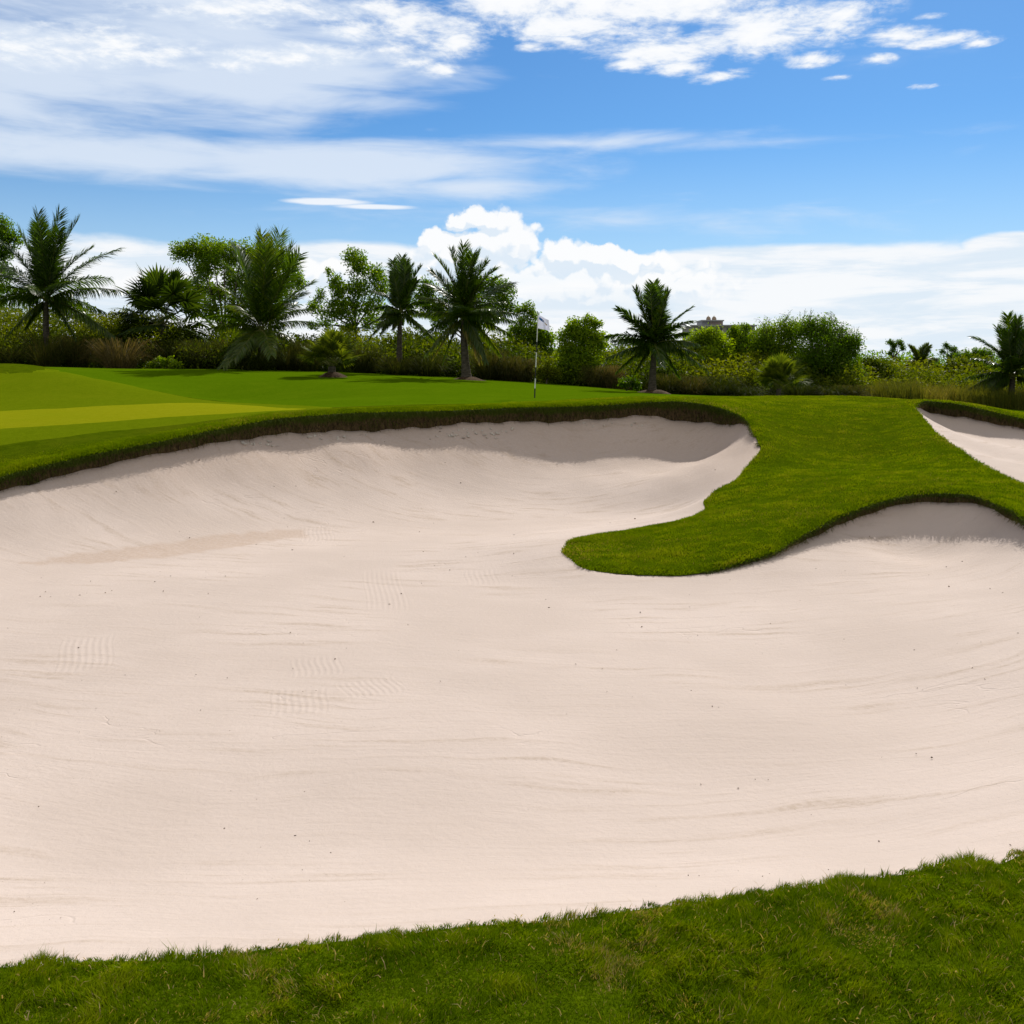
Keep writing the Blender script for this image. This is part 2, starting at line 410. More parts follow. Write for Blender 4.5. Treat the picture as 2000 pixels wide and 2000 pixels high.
def ground_z(xy):
    xy = np.asarray(xy, float).reshape(-1, 2)
    z = np.clip(GT(xy), -3.2, 0.35)
    r = np.hypot(xy[:, 0], xy[:, 1] - 15)
    w = np.clip((r - 34) / 30, 0, 1); w = w * w * (3 - 2 * w)
    return z * (1 - w) + (-1.5) * w

def gz(x, y): return float(ground_z([(x, y)])[0])

S = []                                    # sand heights: from just under the turf edge
def bottoms(C):
    tg = np.roll(C[:, :2], -1, 0) - np.roll(C[:, :2], 1, 0); tg /= np.linalg.norm(tg, axis=1)[:, None] + 1e-9
    nrm = np.stack([tg[:, 1], -tg[:, 0]], 1)
    area = np.sum(C[:, 0] * np.roll(C[:, 1], -1) - np.roll(C[:, 0], -1) * C[:, 1])
    if area < 0: nrm = -nrm               # outward
    B = C[:, :3].copy()
    B[:, :2] += nrm * np.clip(C[:, 3:4] * 0.22, 0.02, 0.10)
    B[:, 2] -= np.maximum(C[:, 3], 0.04) * 1.03
    return B, nrm
for C in (C1, C2):
    C[:, 2] = ground_z(C[:, :2])          # turf edge lies exactly on the turf sheet
B1, N1 = bottoms(C1); B2, N2 = bottoms(C2)
S1 = [tuple(p) for p in B1[::9]]
SP = [(0, 1085, 13.0), (150, 1075, 13.4), (300, 1055, 14.1), (570, 1025, 15.4), (800, 1012, 16.2), (1000, 1004, 16.7), (1200, 992, 17.0), (1350, 988, 16.2), (1280, 1010, 15.2),
      (0, 1010, 14.2), (200, 985, 15.0), (400, 945, 16.2), (600, 930, 17.2), (800, 930, 18.1), (1000, 925, 18.7), (1150, 935, 18.5), (1300, 930, 18.0), (1400, 910, 17.6),
      (600, 880, 18.0),
      (1000, 1040, 15.0), (700, 1080, 13.3), (400, 1120, 12.0), (200, 1200, 10), (700, 1200, 10.0), (1000, 1130, 11.8), (1000, 1300, 8.3), (300, 1400, 7.1), (1500, 1200, 10.0), (1500, 1400, 7.1), (1000, 1500, 6.2), (1900, 1400, 7.0), (1900, 1200, 9.6),
      (1700, 1140, 11.3), (1500, 1135, 11.5), (1900, 1130, 11.3), (1800, 1095, 12.7), (1700, 1085, 12.5), (1900, 1090, 12.3), (500, 1700, 4.85), (1200, 1700, 4.8), (1700, 1620, 5.2), (100, 1760, 4.5), (-300, 1150, 11), (-300, 1400, 7.2)]
S1 += [px(*p) for p in SP]
def bank(lst):
    # foot of the shaded part of a bank: a ray of sunlight that just clears the turf edge
    r = SUN_DIR.y / SUN_DIR.z; out = []
    for (u, vt, Dl, vs) in lst:
        a = (vt - HV) / FPX + .05 / Dl; b = (vs - HV) / FPX
        out.append(px(u, vs, Dl * (1 + r * a) / (1 + r * b)))
    return out
S1 += bank([(709, 805, 19.0, 880), (854, 802, 19.7, 890), (980, 797, 20.1, 899), (1096, 794, 20.45, 907), (1143, 792, 20.6, 900), (1300, 784, 20.8, 896), (1400, 793, 20.35, 883),
            (1578, 1037, 12.9, 1074), (1629, 1010, 13.3, 1056), (1666, 995, 13.6, 1047), (1720, 979, 13.85, 1047), (1785, 966, 14.0, 1035), (1836, 962, 13.9, 1038), (1914, 969, 13.5, 1051), (1992, 1007, 12.4, 1073)])
ST1 = TPS(S1, 1e-3)
S2 = [tuple(p) for p in B2[::6]]
S2 += [px(1900, 880, 18.3), px(1960, 900, 17.4), px(2000, 905, 17.0),  px(2100, 935, 16.8), px(2050, 890, 18.8), px(2200, 960, 16)]
S2 += bank([(1821, 782, 22.3, 834), (1862, 787, 22.2, 840), (1940, 803, 21.5, 853), (2000, 818, 21.0, 858)])
ST2 = TPS(S2, 1e-3)

def vnoise(xy, scale, seed=0, octs=3):
    """cheap value noise in the plane"""
    xy = np.asarray(xy) * scale; out = np.zeros(len(xy)); amp = 1.0; tot = 0
    for o in range(octs):
        i = np.floor(xy).astype(np.int64); f = xy - i; f = f * f * (3 - 2 * f)
        def h(a, b):
            n = (a * 374761393 + b * 668265263 + (seed + o) * 974634777) & 0xFFFFFFFF
            n = ((n ^ (n >> 13)) * 1274126177) & 0xFFFFFFFF
            return ((n ^ (n >> 16)) & 0xFFFF) / 65535.0
        a = h(i[:, 0], i[:, 1]); b = h(i[:, 0] + 1, i[:, 1]); c = h(i[:, 0], i[:, 1] + 1); d = h(i[:, 0] + 1, i[:, 1] + 1)
        out += amp * ((a * (1 - f[:, 0]) + b * f[:, 0]) * (1 - f[:, 1]) + (c * (1 - f[:, 0]) + d * f[:, 0]) * f[:, 1])
        tot += amp; amp *= 0.5; xy = xy * 2.03 + 17.3
    return out / tot - 0.5

def hit(u, v, d0=3.0, d1=70.0, fn=ground_z):
    """where the view ray of a photo pixel meets the turf (last meeting of the ray when d0 is set beyond the first)"""
    D = np.linspace(d0, d1, 1500)
    x = (u - 1000) / FPX * D; z = (HV - v) / FPX * D
    g = fn(np.stack([x, D], 1))
    k = np.where(z <= g)[0]
    i = k[0] if len(k) else len(D) - 1
    return Vector((x[i], D[i], g[i] + EYE))

# ---------------------------------------------------------------- meshes of the setting
def cdt_sheet(points, curves):
    pts = [tuple(p) for p in points]; edges = []
    for c in curves:
        b = len(pts); n = len(c); pts += [tuple(p[:2]) for p in c]
        edges += [(b + i, b + (i + 1) % n) for i in range(n)]
    v, e, f, *_ = delaunay_2d_cdt([Vector(p) for p in pts], edges, [], 0, 1e-5, False)
    return np.array([tuple(p) for p in v]), np.array([tuple(t) for t in f if len(t) == 3])

def polar(d0, d1, ratio, u0, u1, du, seed=1):
    r = np.random.default_rng(seed)
    k = int(math.log(d1 / d0) / math.log(ratio)) + 1
    D = d0 * ratio ** np.arange(k); U = np.arange(u0, u1, du)
    dd, uu = np.meshgrid(D, U, indexing='ij')
    dd = dd * (1 + (r.random(dd.shape) - .5) * (ratio - 1) * 0.7); uu = uu + (r.random(uu.shape) - .5) * du * 0.7
    return np.stack([(uu - 1000) / FPX * dd, dd], -1).reshape(-1, 2)

GREEN = np.array([hit(u, v, 16 if v > 700 else 16)[:2] for (u, v) in [(-350, 852), (0, 838), (145, 829), (290, 818), (417, 809), (520, 803.5), (598, 799.5), (560, 797.0), (417, 788), (290, 789), (145, 796), (0, 803), (-350, 815)]])
GREEN = catmull(GREEN, step=0.2)
FRINGE = np.array([hit(u, v, 16)[:2] for (u, v) in [(60, 862), (220, 842), (400, 823), (560, 806), (640, 799.5)]] + [px(620, 0, 22.8)[:2], px(417, 0, 24.2)[:2], px(300, 0, 26.2)[:2], px(220, 0, 27.8)[:2], px(130, 0, 29.5)[:2], px(100, 0, 32.5)[:2], px(40, 0, 33)[:2], px(-300, 0, 33)[:2], px(-500, 0, 22)[:2], px(-300, 0, 16.3)[:2]])
FRINGE = catmull(FRINGE, step=0.25)
def drop_close(P, curves, r):
    keep = np.ones(len(P), bool)
    for c in curves:
        d, _ = poly_dist(c, P); keep &= d > r
    return P[keep]

gp = np.concatenate([polar(1.2, 58, 1.017, -1100, 3100, 36), polar(10.5, 34, 1.012, -200, 2200, 24, 3)])
xs = np.arange(-20, 20.1, 1.3); ys = np.arange(-12, 1.2, 1.2)
gp = np.concatenate([gp, np.array([(a, b) for a in xs for b in ys])])
far = [(r_ * math.sin(a), 15 + r_ * math.cos(a)) for r_ in (70, 90, 130, 220, 450, 1000, 2500, 6000) for a in np.linspace(0, 2 * math.pi, 60, endpoint=False)]
gp = np.concatenate([gp, np.array(far)])
gp = drop_close(gp, (C1, C2), 0.05)
gv, gf = cdt_sheet(gp, (C1, C2, GREEN, FRINGE))
cen = gv[gf].mean(1)
in1 = inside(C1, cen); in2 = inside(C2, cen)
keep = ~(in1 | in2); gf = gf[keep]; cen = cen[keep]
zg = ground_z(gv)
d1_, k1_ = poly_dist(C1, gv); d2_, _ = poly_dist(C2, gv)
de_ = np.minimum(d1_, d2_)
nearw = np.clip(1 - np.hypot(gv[:, 0], gv[:, 1]) / 60, 0, 1)
zg += nearw * (0.035 * vnoise(gv, 0.9, 3) + 0.02 * vnoise(gv, 3.0, 9)) * np.clip(de_ / 0.4, 0, 1) * np.where(inside(GREEN, gv), 0.15, 1)
zg -= 0.05 * np.clip(1 - de_ / 0.22, 0, 1) ** 2      # rounded shoulder of the turf edge
for C in (C1, C2): C[:, 2] -= 0.05          # the curves follow the rounded shoulder
zone = np.zeros(len(gf), int)
zone[inside(FRINGE, cen)] = 2
zone[inside(GREEN, cen)] = 1
# mown fairway: everything past the lip except a rough band along it
lawn = catmull(np.array([px(u, 0, D)[:2] for (u, D) in [(640, 21.3), (700, 21.0), (850, 21.5), (1000, 22.0), (1150, 22.6), (1300, 23.4), (1420, 25.5), (1700, 27.5), (2000, 25), (2600, 26), (2600, 75), (1000, 90), (-900, 80), (-700, 33), (-300, 33.2), (60, 33.2), (130, 29.7), (220, 28.0), (300, 26.4), (417, 24.4), (600, 23.0)]]), step=0.4)
zone[(zone == 0) & inside(lawn, cen)] = 3
MOUND = catmull(np.array([px(u, 0, D)[:2] for (u, D) in [(-500, 29), (0, 28.6), (60, 29), (95, 30.4), (118, 31.6), (60, 32.6), (-100, 33), (-500, 33)]]), step=.3)
zone[inside(MOUND, cen)] = 0

def turf_mat(name, c1, c2, c3, bump=0.4, fine=60.0):
    m, t, b = new_mat(name)
    geo = t.new('ShaderNodeNewGeometry'); P = geo.outputs['Position']
    n1 = t.noise(P, 0.7, 5, 0.6); n2 = t.noise(P, 6.0, 5, 0.65); n3 = t.noise(P, fine, 3, 0.6)
    c = t.mix(t.sm(n2, 0.3, 0.7), c1, c2)
    c = t.mix(t.mul(t.sm(n1, 0.45, 0.75), 0.5), c, c3)
    c = t.mix(t.mul(t.sm(n3, 0.3, 0.7), 0.55), c, tuple(k * 0.55 for k in c1[:3]) + (1,))
    t.links.new(c, b.inputs['Base Color'])
    b.inputs['Roughness'].default_value = 0.95; b.inputs['Specular IOR Level'].default_value = 0.0
    bp = t.new('ShaderNodeBump'); bp.inputs['Strength'].default_value = bump; bp.inputs['Distance'].default_value = 0.03
    t.links.new(t.add(n3, t.mul(n2, 1.2)), bp.inputs['Height']); t.links.new(bp.outputs[0], b.inputs['Normal'])
    return m
ROUGH = turf_mat('rough_turf', (.050, .082, .001, 1), (.080, .120, .002, 1), (.11, .13, .004, 1), 0.5, 60)
PUTT = turf_mat('putting_turf', (.205, .225, .004, 1), (.23, .245, .007, 1), (.18, .22, .004, 1), 0.15, 60)
FRNG = turf_mat('fringe_turf', (.105, .150, .002, 1), (.122, .168, .003, 1), (.14, .175, .004, 1), 0.3, 50)
FAIR = turf_mat('fairway_turf', (.066, .128, .001, 1), (.080, .145, .002, 1), (.10, .165, .003, 1), 0.35, 45)

def sheet(name, v2, z, faces, mat, kind='structure'):
    used = np.unique(faces); remap = np.full(len(v2), -1); remap[used] = np.arange(len(used))
    mb = MB(); mb.add(np.column_stack([v2[used], z[used] + EYE]), [remap[faces]])
    o = mb.build(name, mat); o['kind'] = kind
    return o
tag(sheet('ground', gv, zg, gf[zone == 0], ROUGH), 'rolling turf ground around the sand bunkers', 'ground')
tag(sheet('putting_green', gv, zg, gf[zone == 1], PUTT), 'pale yellow green strip of closely mown putting green', 'putting green')
tag(sheet('green_fringe', gv, zg, gf[zone == 2], FRNG), 'olive green mown collar around the pale putting green', 'fringe')
tag(sheet('fairway', gv, zg, gf[zone == 3], FAIR), 'smooth green lawn running from the bunker to the palms', 'fairway')

# ---- sand
sp = drop_close(np.concatenate([polar(3.0, 22, 1.013, -1100, 2500, 26, 5), polar(10, 22, 1.007, -150, 2150, 18, 8)]), (B1,), 0.05)
sv, sf = cdt_sheet(sp, (B1,))
sf = sf[inside(B1, sv[sf].mean(1))]
sz = ST1(sv); dsd, ks = poly_dist(B1, sv)
sz += (0.030 * vnoise(sv, 0.5, 21, 2) + 0.012 * vnoise(sv, 2.2, 25, 3)) * np.clip(dsd / 0.5, 0, 1)
bank = np.clip((sz + 2.36) / 0.35, 0, 1)
sz += bank * (0.030 * vnoise(sv * np.array([1.0, .55]), 3.2, 31, 3)) * np.clip(dsd / 0.4, 0, 1)
kk = ks
on = dsd < 1e-4
sz[on] = B1[np.clip(kk[on], 0, len(B1) - 1), 2]
sand_z = lambda xy: ST1(xy)
sp2 = drop_close(polar(12, 24, 1.010, 1700, 2450, 26, 6), (B2,), 0.06)
sv2, sf2 = cdt_sheet(sp2, (B2,)); sf2 = sf2[inside(B2, sv2[sf2].mean(1))]
sz2 = ST2(sv2); dsd2, ks2 = poly_dist(B2, sv2); sz2[dsd2 < 1e-4] = B2[ks2[dsd2 < 1e-4], 2]

def sand_mat():
    m, t, b = new_mat('bunker_sand')
    geo = t.new('ShaderNodeNewGeometry'); P = geo.outputs['Position']
    X, Y, Z = t.sep(P)
    ang = t.m('ARCTAN2', t.sub(X, 1.0), t.sub(25.0, Y))
    rr = t.m('SQRT', t.add(t.mul(t.sub(X, 1.0), t.sub(X, 1.0)), t.mul(t.sub(Y, 25.0), t.sub(Y, 25.0))))
    # streaks left by the rake, round the middle of the bunker
    sw = t.noise(t.xyz(t.mul(X, .35), t.mul(Y, .35), 2.0), 1.0, 3, 0.5)
    rrw = t.add(rr, t.mul(sw, 1.2))
    st = t.noise(t.xyz(t.mul(rrw, 7.0), t.mul(ang, 9.0), 0.0), 1.0, 5, 0.62)
    st2 = t.noise(t.xyz(t.mul(rrw, 26.0), t.mul(ang, 16.0), 4.0), 1.0, 4, 0.6)
    big = t.noise(P, 0.55, 4, 0.55)
    patch = t.mul(t.sm(st, 0.50, 0.68), t.sm(big, 0.40, 0.58))
    grain = t.noise(P, 240.0, 2, 0.6); mid = t.noise(P, 22.0, 5, 0.65)
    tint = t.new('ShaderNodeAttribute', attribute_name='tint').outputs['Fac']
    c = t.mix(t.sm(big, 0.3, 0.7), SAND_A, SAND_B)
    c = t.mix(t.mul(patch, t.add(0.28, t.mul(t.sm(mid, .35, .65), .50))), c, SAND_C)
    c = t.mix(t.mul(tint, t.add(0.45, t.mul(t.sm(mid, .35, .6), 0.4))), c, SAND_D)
    c = t.mix(t.mul(t.sm(grain, 0.48, 0.78), 0.28), c, SAND_E)
    spk = t.noise(P, 95.0, 1, 0.4)
    c = t.mix(t.mul(t.sm(spk, 0.735, 0.78), t.sm(t.add(big, t.mul(st, .5)), 0.68, 0.9), 0.8), c, (.16, .12, .09, 1))
    t.links.new(c, b.inputs['Base Color'])
    b.inputs['Roughness'].default_value = 0.95; b.inputs['Specular IOR Level'].default_value = 0.08
    # relief: grains, rake streaks and the short corrugated rake prints
    h = t.add(t.mul(grain, 0.0022), t.mul(mid, 0.007), t.mul(st2, 0.0032), t.mul(st, 0.0075))
    for (u0, u1, v0, v1, rot, lam) in RAKES:
        a = px((u0 + u1) / 2, 0, 1)[0]
        D = hit((u0 + u1) / 2, (v0 + v1) / 2, 4, 22, sand_z).y
        Dn, Df = hit((u0 + u1) / 2, v1, 4, 22, sand_z).y, hit((u0 + u1) / 2, v0, 4, 22, sand_z).y
        cx, cy, wx, wy = a * D, (Dn + Df) / 2, (u1 - u0) / FPX * D / 2, (Df - Dn) / 2
        dx = t.sub(X, cx); dy = t.sub(Y, cy)
        rot = rot - math.degrees(math.atan2(cx, cy))
        c_, s_ = math.cos(R(rot)), math.sin(R(rot))
        lx = t.add(t.mul(dx, c_), t.mul(dy, s_)); ly = t.sub(t.mul(dy, c_), t.mul(dx, s_))
        lx = t.add(lx, t.mul(t.m('SINE', t.mul(ly, 3.2 / wy)), lam * 0.22))
        mk = t.mul(t.sm(t.m('ABSOLUTE', lx), wx * .86, wx, 1.0, 0.0), t.sm(t.add(t.m('ABSOLUTE', ly), t.mul(t.sub(mid, .5), wy * .6)), wy * .75, wy * 1.05, 1.0, 0.0))
        h = t.add(h, t.mul(mk, t.m('SINE', t.mul(lx, 2 * math.pi / lam)), t.add(-0.0006, t.mul(mid, 0.0034))))
    sc_ = t.m('ABSOLUTE', t.sub(t.noise(t.xyz(t.mul(X, .8), t.mul(Y, 1.7), 8.0), 1.0, 3, 0.5, 0.6), 0.5))
    h = t.sub(h, t.mul(t.sm(sc_, 0.0, 0.008, 1.0, 0.0), t.sm(big, .54, .62), 0.005))
    bp = t.new('ShaderNodeBump'); bp.inputs['Strength'].default_value = 0.75; bp.inputs['Distance'].default_value = 1.0
    t.links.new(h, bp.inputs['Height']); t.links.new(bp.outputs[0], b.inputs['Normal'])
    return m
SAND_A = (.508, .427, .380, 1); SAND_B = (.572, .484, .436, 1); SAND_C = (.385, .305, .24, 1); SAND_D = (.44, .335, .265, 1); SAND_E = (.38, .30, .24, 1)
RAKES = [(708, 792, 1112, 1196, 2, .055), (112, 220, 1240, 1316, -3, .055), (565, 672, 1280, 1320, 2, .05), (522, 645, 1340, 1400, -2, .05), (588, 655, 1028, 1058, 0, .06), (905, 975, 1112, 1145, 3, .06), (660, 790, 1325, 1360, 14, .05)]
SAND = sand_mat()
toe = np.array([hit(u, v, 6, 22, sand_z)[:2] for (u, v) in [(30, 1101), (180, 1100), (330, 1088), (480, 1064), (600, 1047), (590, 1030), (420, 1045), (260, 1068), (120, 1086)]])
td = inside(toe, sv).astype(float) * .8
upper = np.clip((sz + 2.15) / 0.6, 0, 1) * 0.55  # upper bank darkened in colour, adding to the grazing sun's own shading
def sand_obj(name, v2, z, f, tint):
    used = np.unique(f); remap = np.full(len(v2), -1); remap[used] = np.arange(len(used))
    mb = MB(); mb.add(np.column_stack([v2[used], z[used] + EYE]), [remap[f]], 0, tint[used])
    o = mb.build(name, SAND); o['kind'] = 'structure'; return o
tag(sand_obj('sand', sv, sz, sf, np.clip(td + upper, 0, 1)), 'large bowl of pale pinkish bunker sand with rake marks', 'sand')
tag(sand_obj('sand', sv2, sz2, sf2, np.zeros(len(sv2))), 'small wedge of pale sand in the bunker behind the tongue', 'sand')

# ---- cut turf face under the bunker edge: rooty soil and thatch
def face_mat():
    m, t, b = new_mat('turf_face')
    P = t.new('ShaderNodeNewGeometry').outputs['Position']
    X, Y, Z = t.sep(P)
    n = t.noise(t.xyz(t.mul(X, 22), t.mul(Y, 22), t.mul(Z, 7)), 1.0, 5, 0.65); n2 = t.noise(P, 2.0, 4, 0.6)
    c = t.mix(t.sm(n, .3, .7), (.030, .022, .012, 1), (.12, .085, .045, 1))
    tint = t.new('ShaderNodeAttribute', attribute_name='tint').outputs['Fac']
    c = t.mix(t.sm(t.add(tint, t.mul(t.sub(n2, .5), 0.8)), .45, .75), c, (.05, .075, .010, 1))
    t.links.new(c, b.inputs['Base Color']); b.inputs['Roughness'].default_value = 1.0; b.inputs['Specular IOR Level'].default_value = 0.02
    bp = t.new('ShaderNodeBump'); bp.inputs['Strength'].default_value = 0.9; bp.inputs['Distance'].default_value = 0.05
    t.links.new(n, bp.inputs['Height']); t.links.new(bp.outputs[0], b.inputs['Normal'])
    return m
FACE = face_mat()
def lip(name, C, B, N):
    rows = []; tints = []
    n = len(C); rr_ = np.random.default_rng(4)
    for k, t_ in enumerate(np.linspace(0, 1, 6)):
        p = C[:, :3] * (1 - t_) + B * t_
        bul = 0.02 * math.sin(t_ * math.pi) * (C[:, 3:4] / 0.3)
        p[:, :2] += N * bul + N * ((rr_.random((n, 1)) - .5) * 0.03 * (0 < k < 5)) * np.clip(C[:, 3:4] / .2, 0, 1)
        if k == 5: p[:, 2] -= 0.02
        rows.append(p); tints.append(np.full(n, 1 - t_))
    mb = MB(); v = np.concatenate(rows); v[:, 2] += EYE
    i = np.arange(5)[:, None] * n; j = np.arange(n)[None]; k = (j + 1) % n
    mb.add(v, [np.stack([i + j, i + k, i + n + k, i + n + j], -1).reshape(-1, 4)], 0, np.concatenate(tints))
    o = mb.build(name, FACE); o['kind'] = 'structure'; return o
tag(lip('turf_edge', C1, B1, N1), 'cut brown turf face around the large bunker', 'turf edge'); tag(lip('turf_edge', C2, B2, N2), 'cut brown turf face around the small rear bunker', 'turf edge')
#@@PART3
# ------------------------------------------------------------------ plant materials
def leaf_mat(name, ramp, trans=0.45, rough=0.55, spec=0.25, tcol=None):
    """ramp: colours along the per-leaf 'tint' attribute; light shines through the blade"""
    m = bpy.data.materials.new(name); m.use_nodes = True
    t = NT(m.node_tree); b = m.node_tree.nodes['Principled BSDF']
    a = t.new('ShaderNodeAttribute', attribute_name='tint').outputs['Fac']
    cr = t.new('ShaderNodeValToRGB'); el = cr.color_ramp.elements
    el[0].position, el[0].color = ramp[0][0], ramp[0][1] + (1,); el[1].position, el[1].color = ramp[-1][0], ramp[-1][1] + (1,)
    for p, c in ramp[1:-1]:
        e = el.new(p); e.color = c + (1,)
    t.links.new(a, cr.inputs[0])
    t.links.new(cr.outputs[0], b.inputs['Base Color'])
    b.inputs['Roughness'].default_value = rough; b.inputs['Specular IOR Level'].default_value = spec
    tr = t.new('ShaderNodeBsdfTranslucent')
    tc = t.vm('MULTIPLY', cr.outputs[0], tcol or (1.9, 1.7, 0.5))
    t.links.new(tc, tr.inputs['Color'])
    mx = t.new('ShaderNodeMixShader'); mx.inputs[0].default_value = trans
    t.links.new(b.outputs[0], mx.inputs[1]); t.links.new(tr.outputs[0], mx.inputs[2])
    t.links.new(mx.outputs[0], m.node_tree.nodes['Material Output'].inputs[0])
    return m
GRASS = leaf_mat('grass_blade', [(0, (.052, .104, .0006)), (.35, (.112, .184, .001)), (.6, (.19, .252, .0015)), (.8, (.27, .22, .05)), (1, (.44, .33, .18))], .40, .8, .0, (1.35, 1.25, .4))
THATCH = leaf_mat('thatch_blade', [(0, (.030, .050, .005)), (.5, (.060, .075, .010)), (.75, (.10, .075, .030)), (1, (.20, .14, .07))], .15, .8, .03, (1, 1, .7))
COCO = leaf_mat('coconut_leaflet', [(0, (.020, .044, .004)), (.45, (.052, .096, .005)), (.8, (.13, .15, .008)), (1, (.30, .23, .09))], .42, .34, .45, (2.2, 2.2, .4))
FAN = leaf_mat('fan_leaf', [(0, (.016, .040, .008)), (.6, (.050, .080, .010)), (1, (.13, .16, .020))], .45, .6, .04, (2.2, 2.0, .4))
LEAF = leaf_mat('broad_leaf', [(0, (.030, .066, .002)), (.5, (.076, .148, .003)), (1, (.175, .245, .005))], .45, .5, .12, (2.4, 2.3, .3))
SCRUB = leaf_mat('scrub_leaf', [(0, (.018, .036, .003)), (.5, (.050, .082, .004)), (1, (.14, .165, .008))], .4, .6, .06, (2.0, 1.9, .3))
TUSS = leaf_mat('tussock_blade', [(0, (.024, .042, .004)), (.5, (.050, .062, .009)), (1, (.16, .12, .05))], .35, .7, .06, (1.6, 1.4, .6))
TALL = leaf_mat('tall_grass_blade', [(0, (.055, .080, .008)), (.5, (.12, .13, .014)), (.85, (.20, .18, .03)), (1, (.34, .28, .12))], .40, .6, .15, (1.6, 1.4, .6))

def bark_mat(name, c1, c2, sz=9.0, ring=False):
    m, t, b = new_mat(name)
    P = t.new('ShaderNodeNewGeometry').outputs['Position']
    X, Y, Z = t.sep(P)
    n = t.noise(t.xyz(t.mul(X, sz), t.mul(Y, sz), t.mul(Z, sz * (3.0 if ring else .35))), 1.0, 5, .65)
    t.links.new(t.mix(t.sm(n, .3, .7), c1, c2), b.inputs['Base Color']); b.inputs['Roughness'].default_value = .95; b.inputs['Specular IOR Level'].default_value = .05
    bp = t.new('ShaderNodeBump'); bp.inputs['Strength'].default_value = .8; bp.inputs['Distance'].default_value = .03
    t.links.new(n, bp.inputs['Height']); t.links.new(bp.outputs[0], b.inputs['Normal'])
    return m
PBARK = bark_mat('palm_bark', (.045, .036, .028, 1), (.11, .095, .075, 1), 7, True)
TBARK = bark_mat('tree_bark', (.06, .048, .035, 1), (.16, .135, .10, 1), 9)
SOIL = bark_mat('root_soil', (.035, .022, .013, 1), (.10, .065, .038, 1), 14)
MIDRIB = bark_mat('midrib', (.08, .10, .02, 1), (.16, .16, .05, 1), 5)

# ------------------------------------------------------------------ grass blades
def blade_geo(mb, P, h, w, lean, tint, rs, tri=False):
    n = len(P); th = rs.uniform(0, 2 * np.pi, n)
    sd = np.stack([np.cos(th), np.sin(th), np.zeros(n)], 1) * (w * .5)[:, None]
    up = np.zeros((n, 3)); up[:, 2] = h
    tip = P + up * 0.92 + lean * h[:, None]
    if tri:
        v = np.stack([P - sd, P + sd, tip], 1).reshape(-1, 3)
        f = np.arange(n * 3).reshape(-1, 3)
        mb.add(v, [f], 0, np.repeat(tint, 3))
    else:
        mid = P + up * 0.55 + lean * (h * .32)[:, None]
        v = np.stack([P - sd, P + sd, mid - sd * .75, mid + sd * .75, tip], 1).reshape(-1, 3)
        b = np.arange(n)[:, None] * 5
        mb.add(v, [b + np.array([[0, 1, 3, 2]]), b + np.array([[2, 3, 4]])], 0, np.repeat(tint, 5))

def lean_field(xy, amt, rs, sc_=6.0):
    a = vnoise(xy, sc_, 51, 2) * 9 + rs.normal(0, .9, len(xy))
    m = amt * rs.uniform(.3, 1.3, len(xy))
    return np.stack([np.cos(a) * m, np.sin(a) * m, np.zeros(len(xy))], 1)

def rim_dist(xy):
    a, _ = poly_dist(C1, xy); b, _ = poly_dist(C2[::2], xy)
    return np.minimum(a, b)

def surf(xy):
    return ground_z(xy) + EYE - 0.05 * np.clip(1 - rim_dist(xy) / 0.22, 0, 1) ** 2

def turf_noise(xy, k):
    nearw = np.clip(1 - np.hypot(xy[:, 0], xy[:, 1]) / 60, 0, 1)
    return nearw * (0.035 * vnoise(xy, 0.9, 3) + 0.02 * vnoise(xy, 3.0, 9)) * np.clip(k / 0.4, 0, 1)

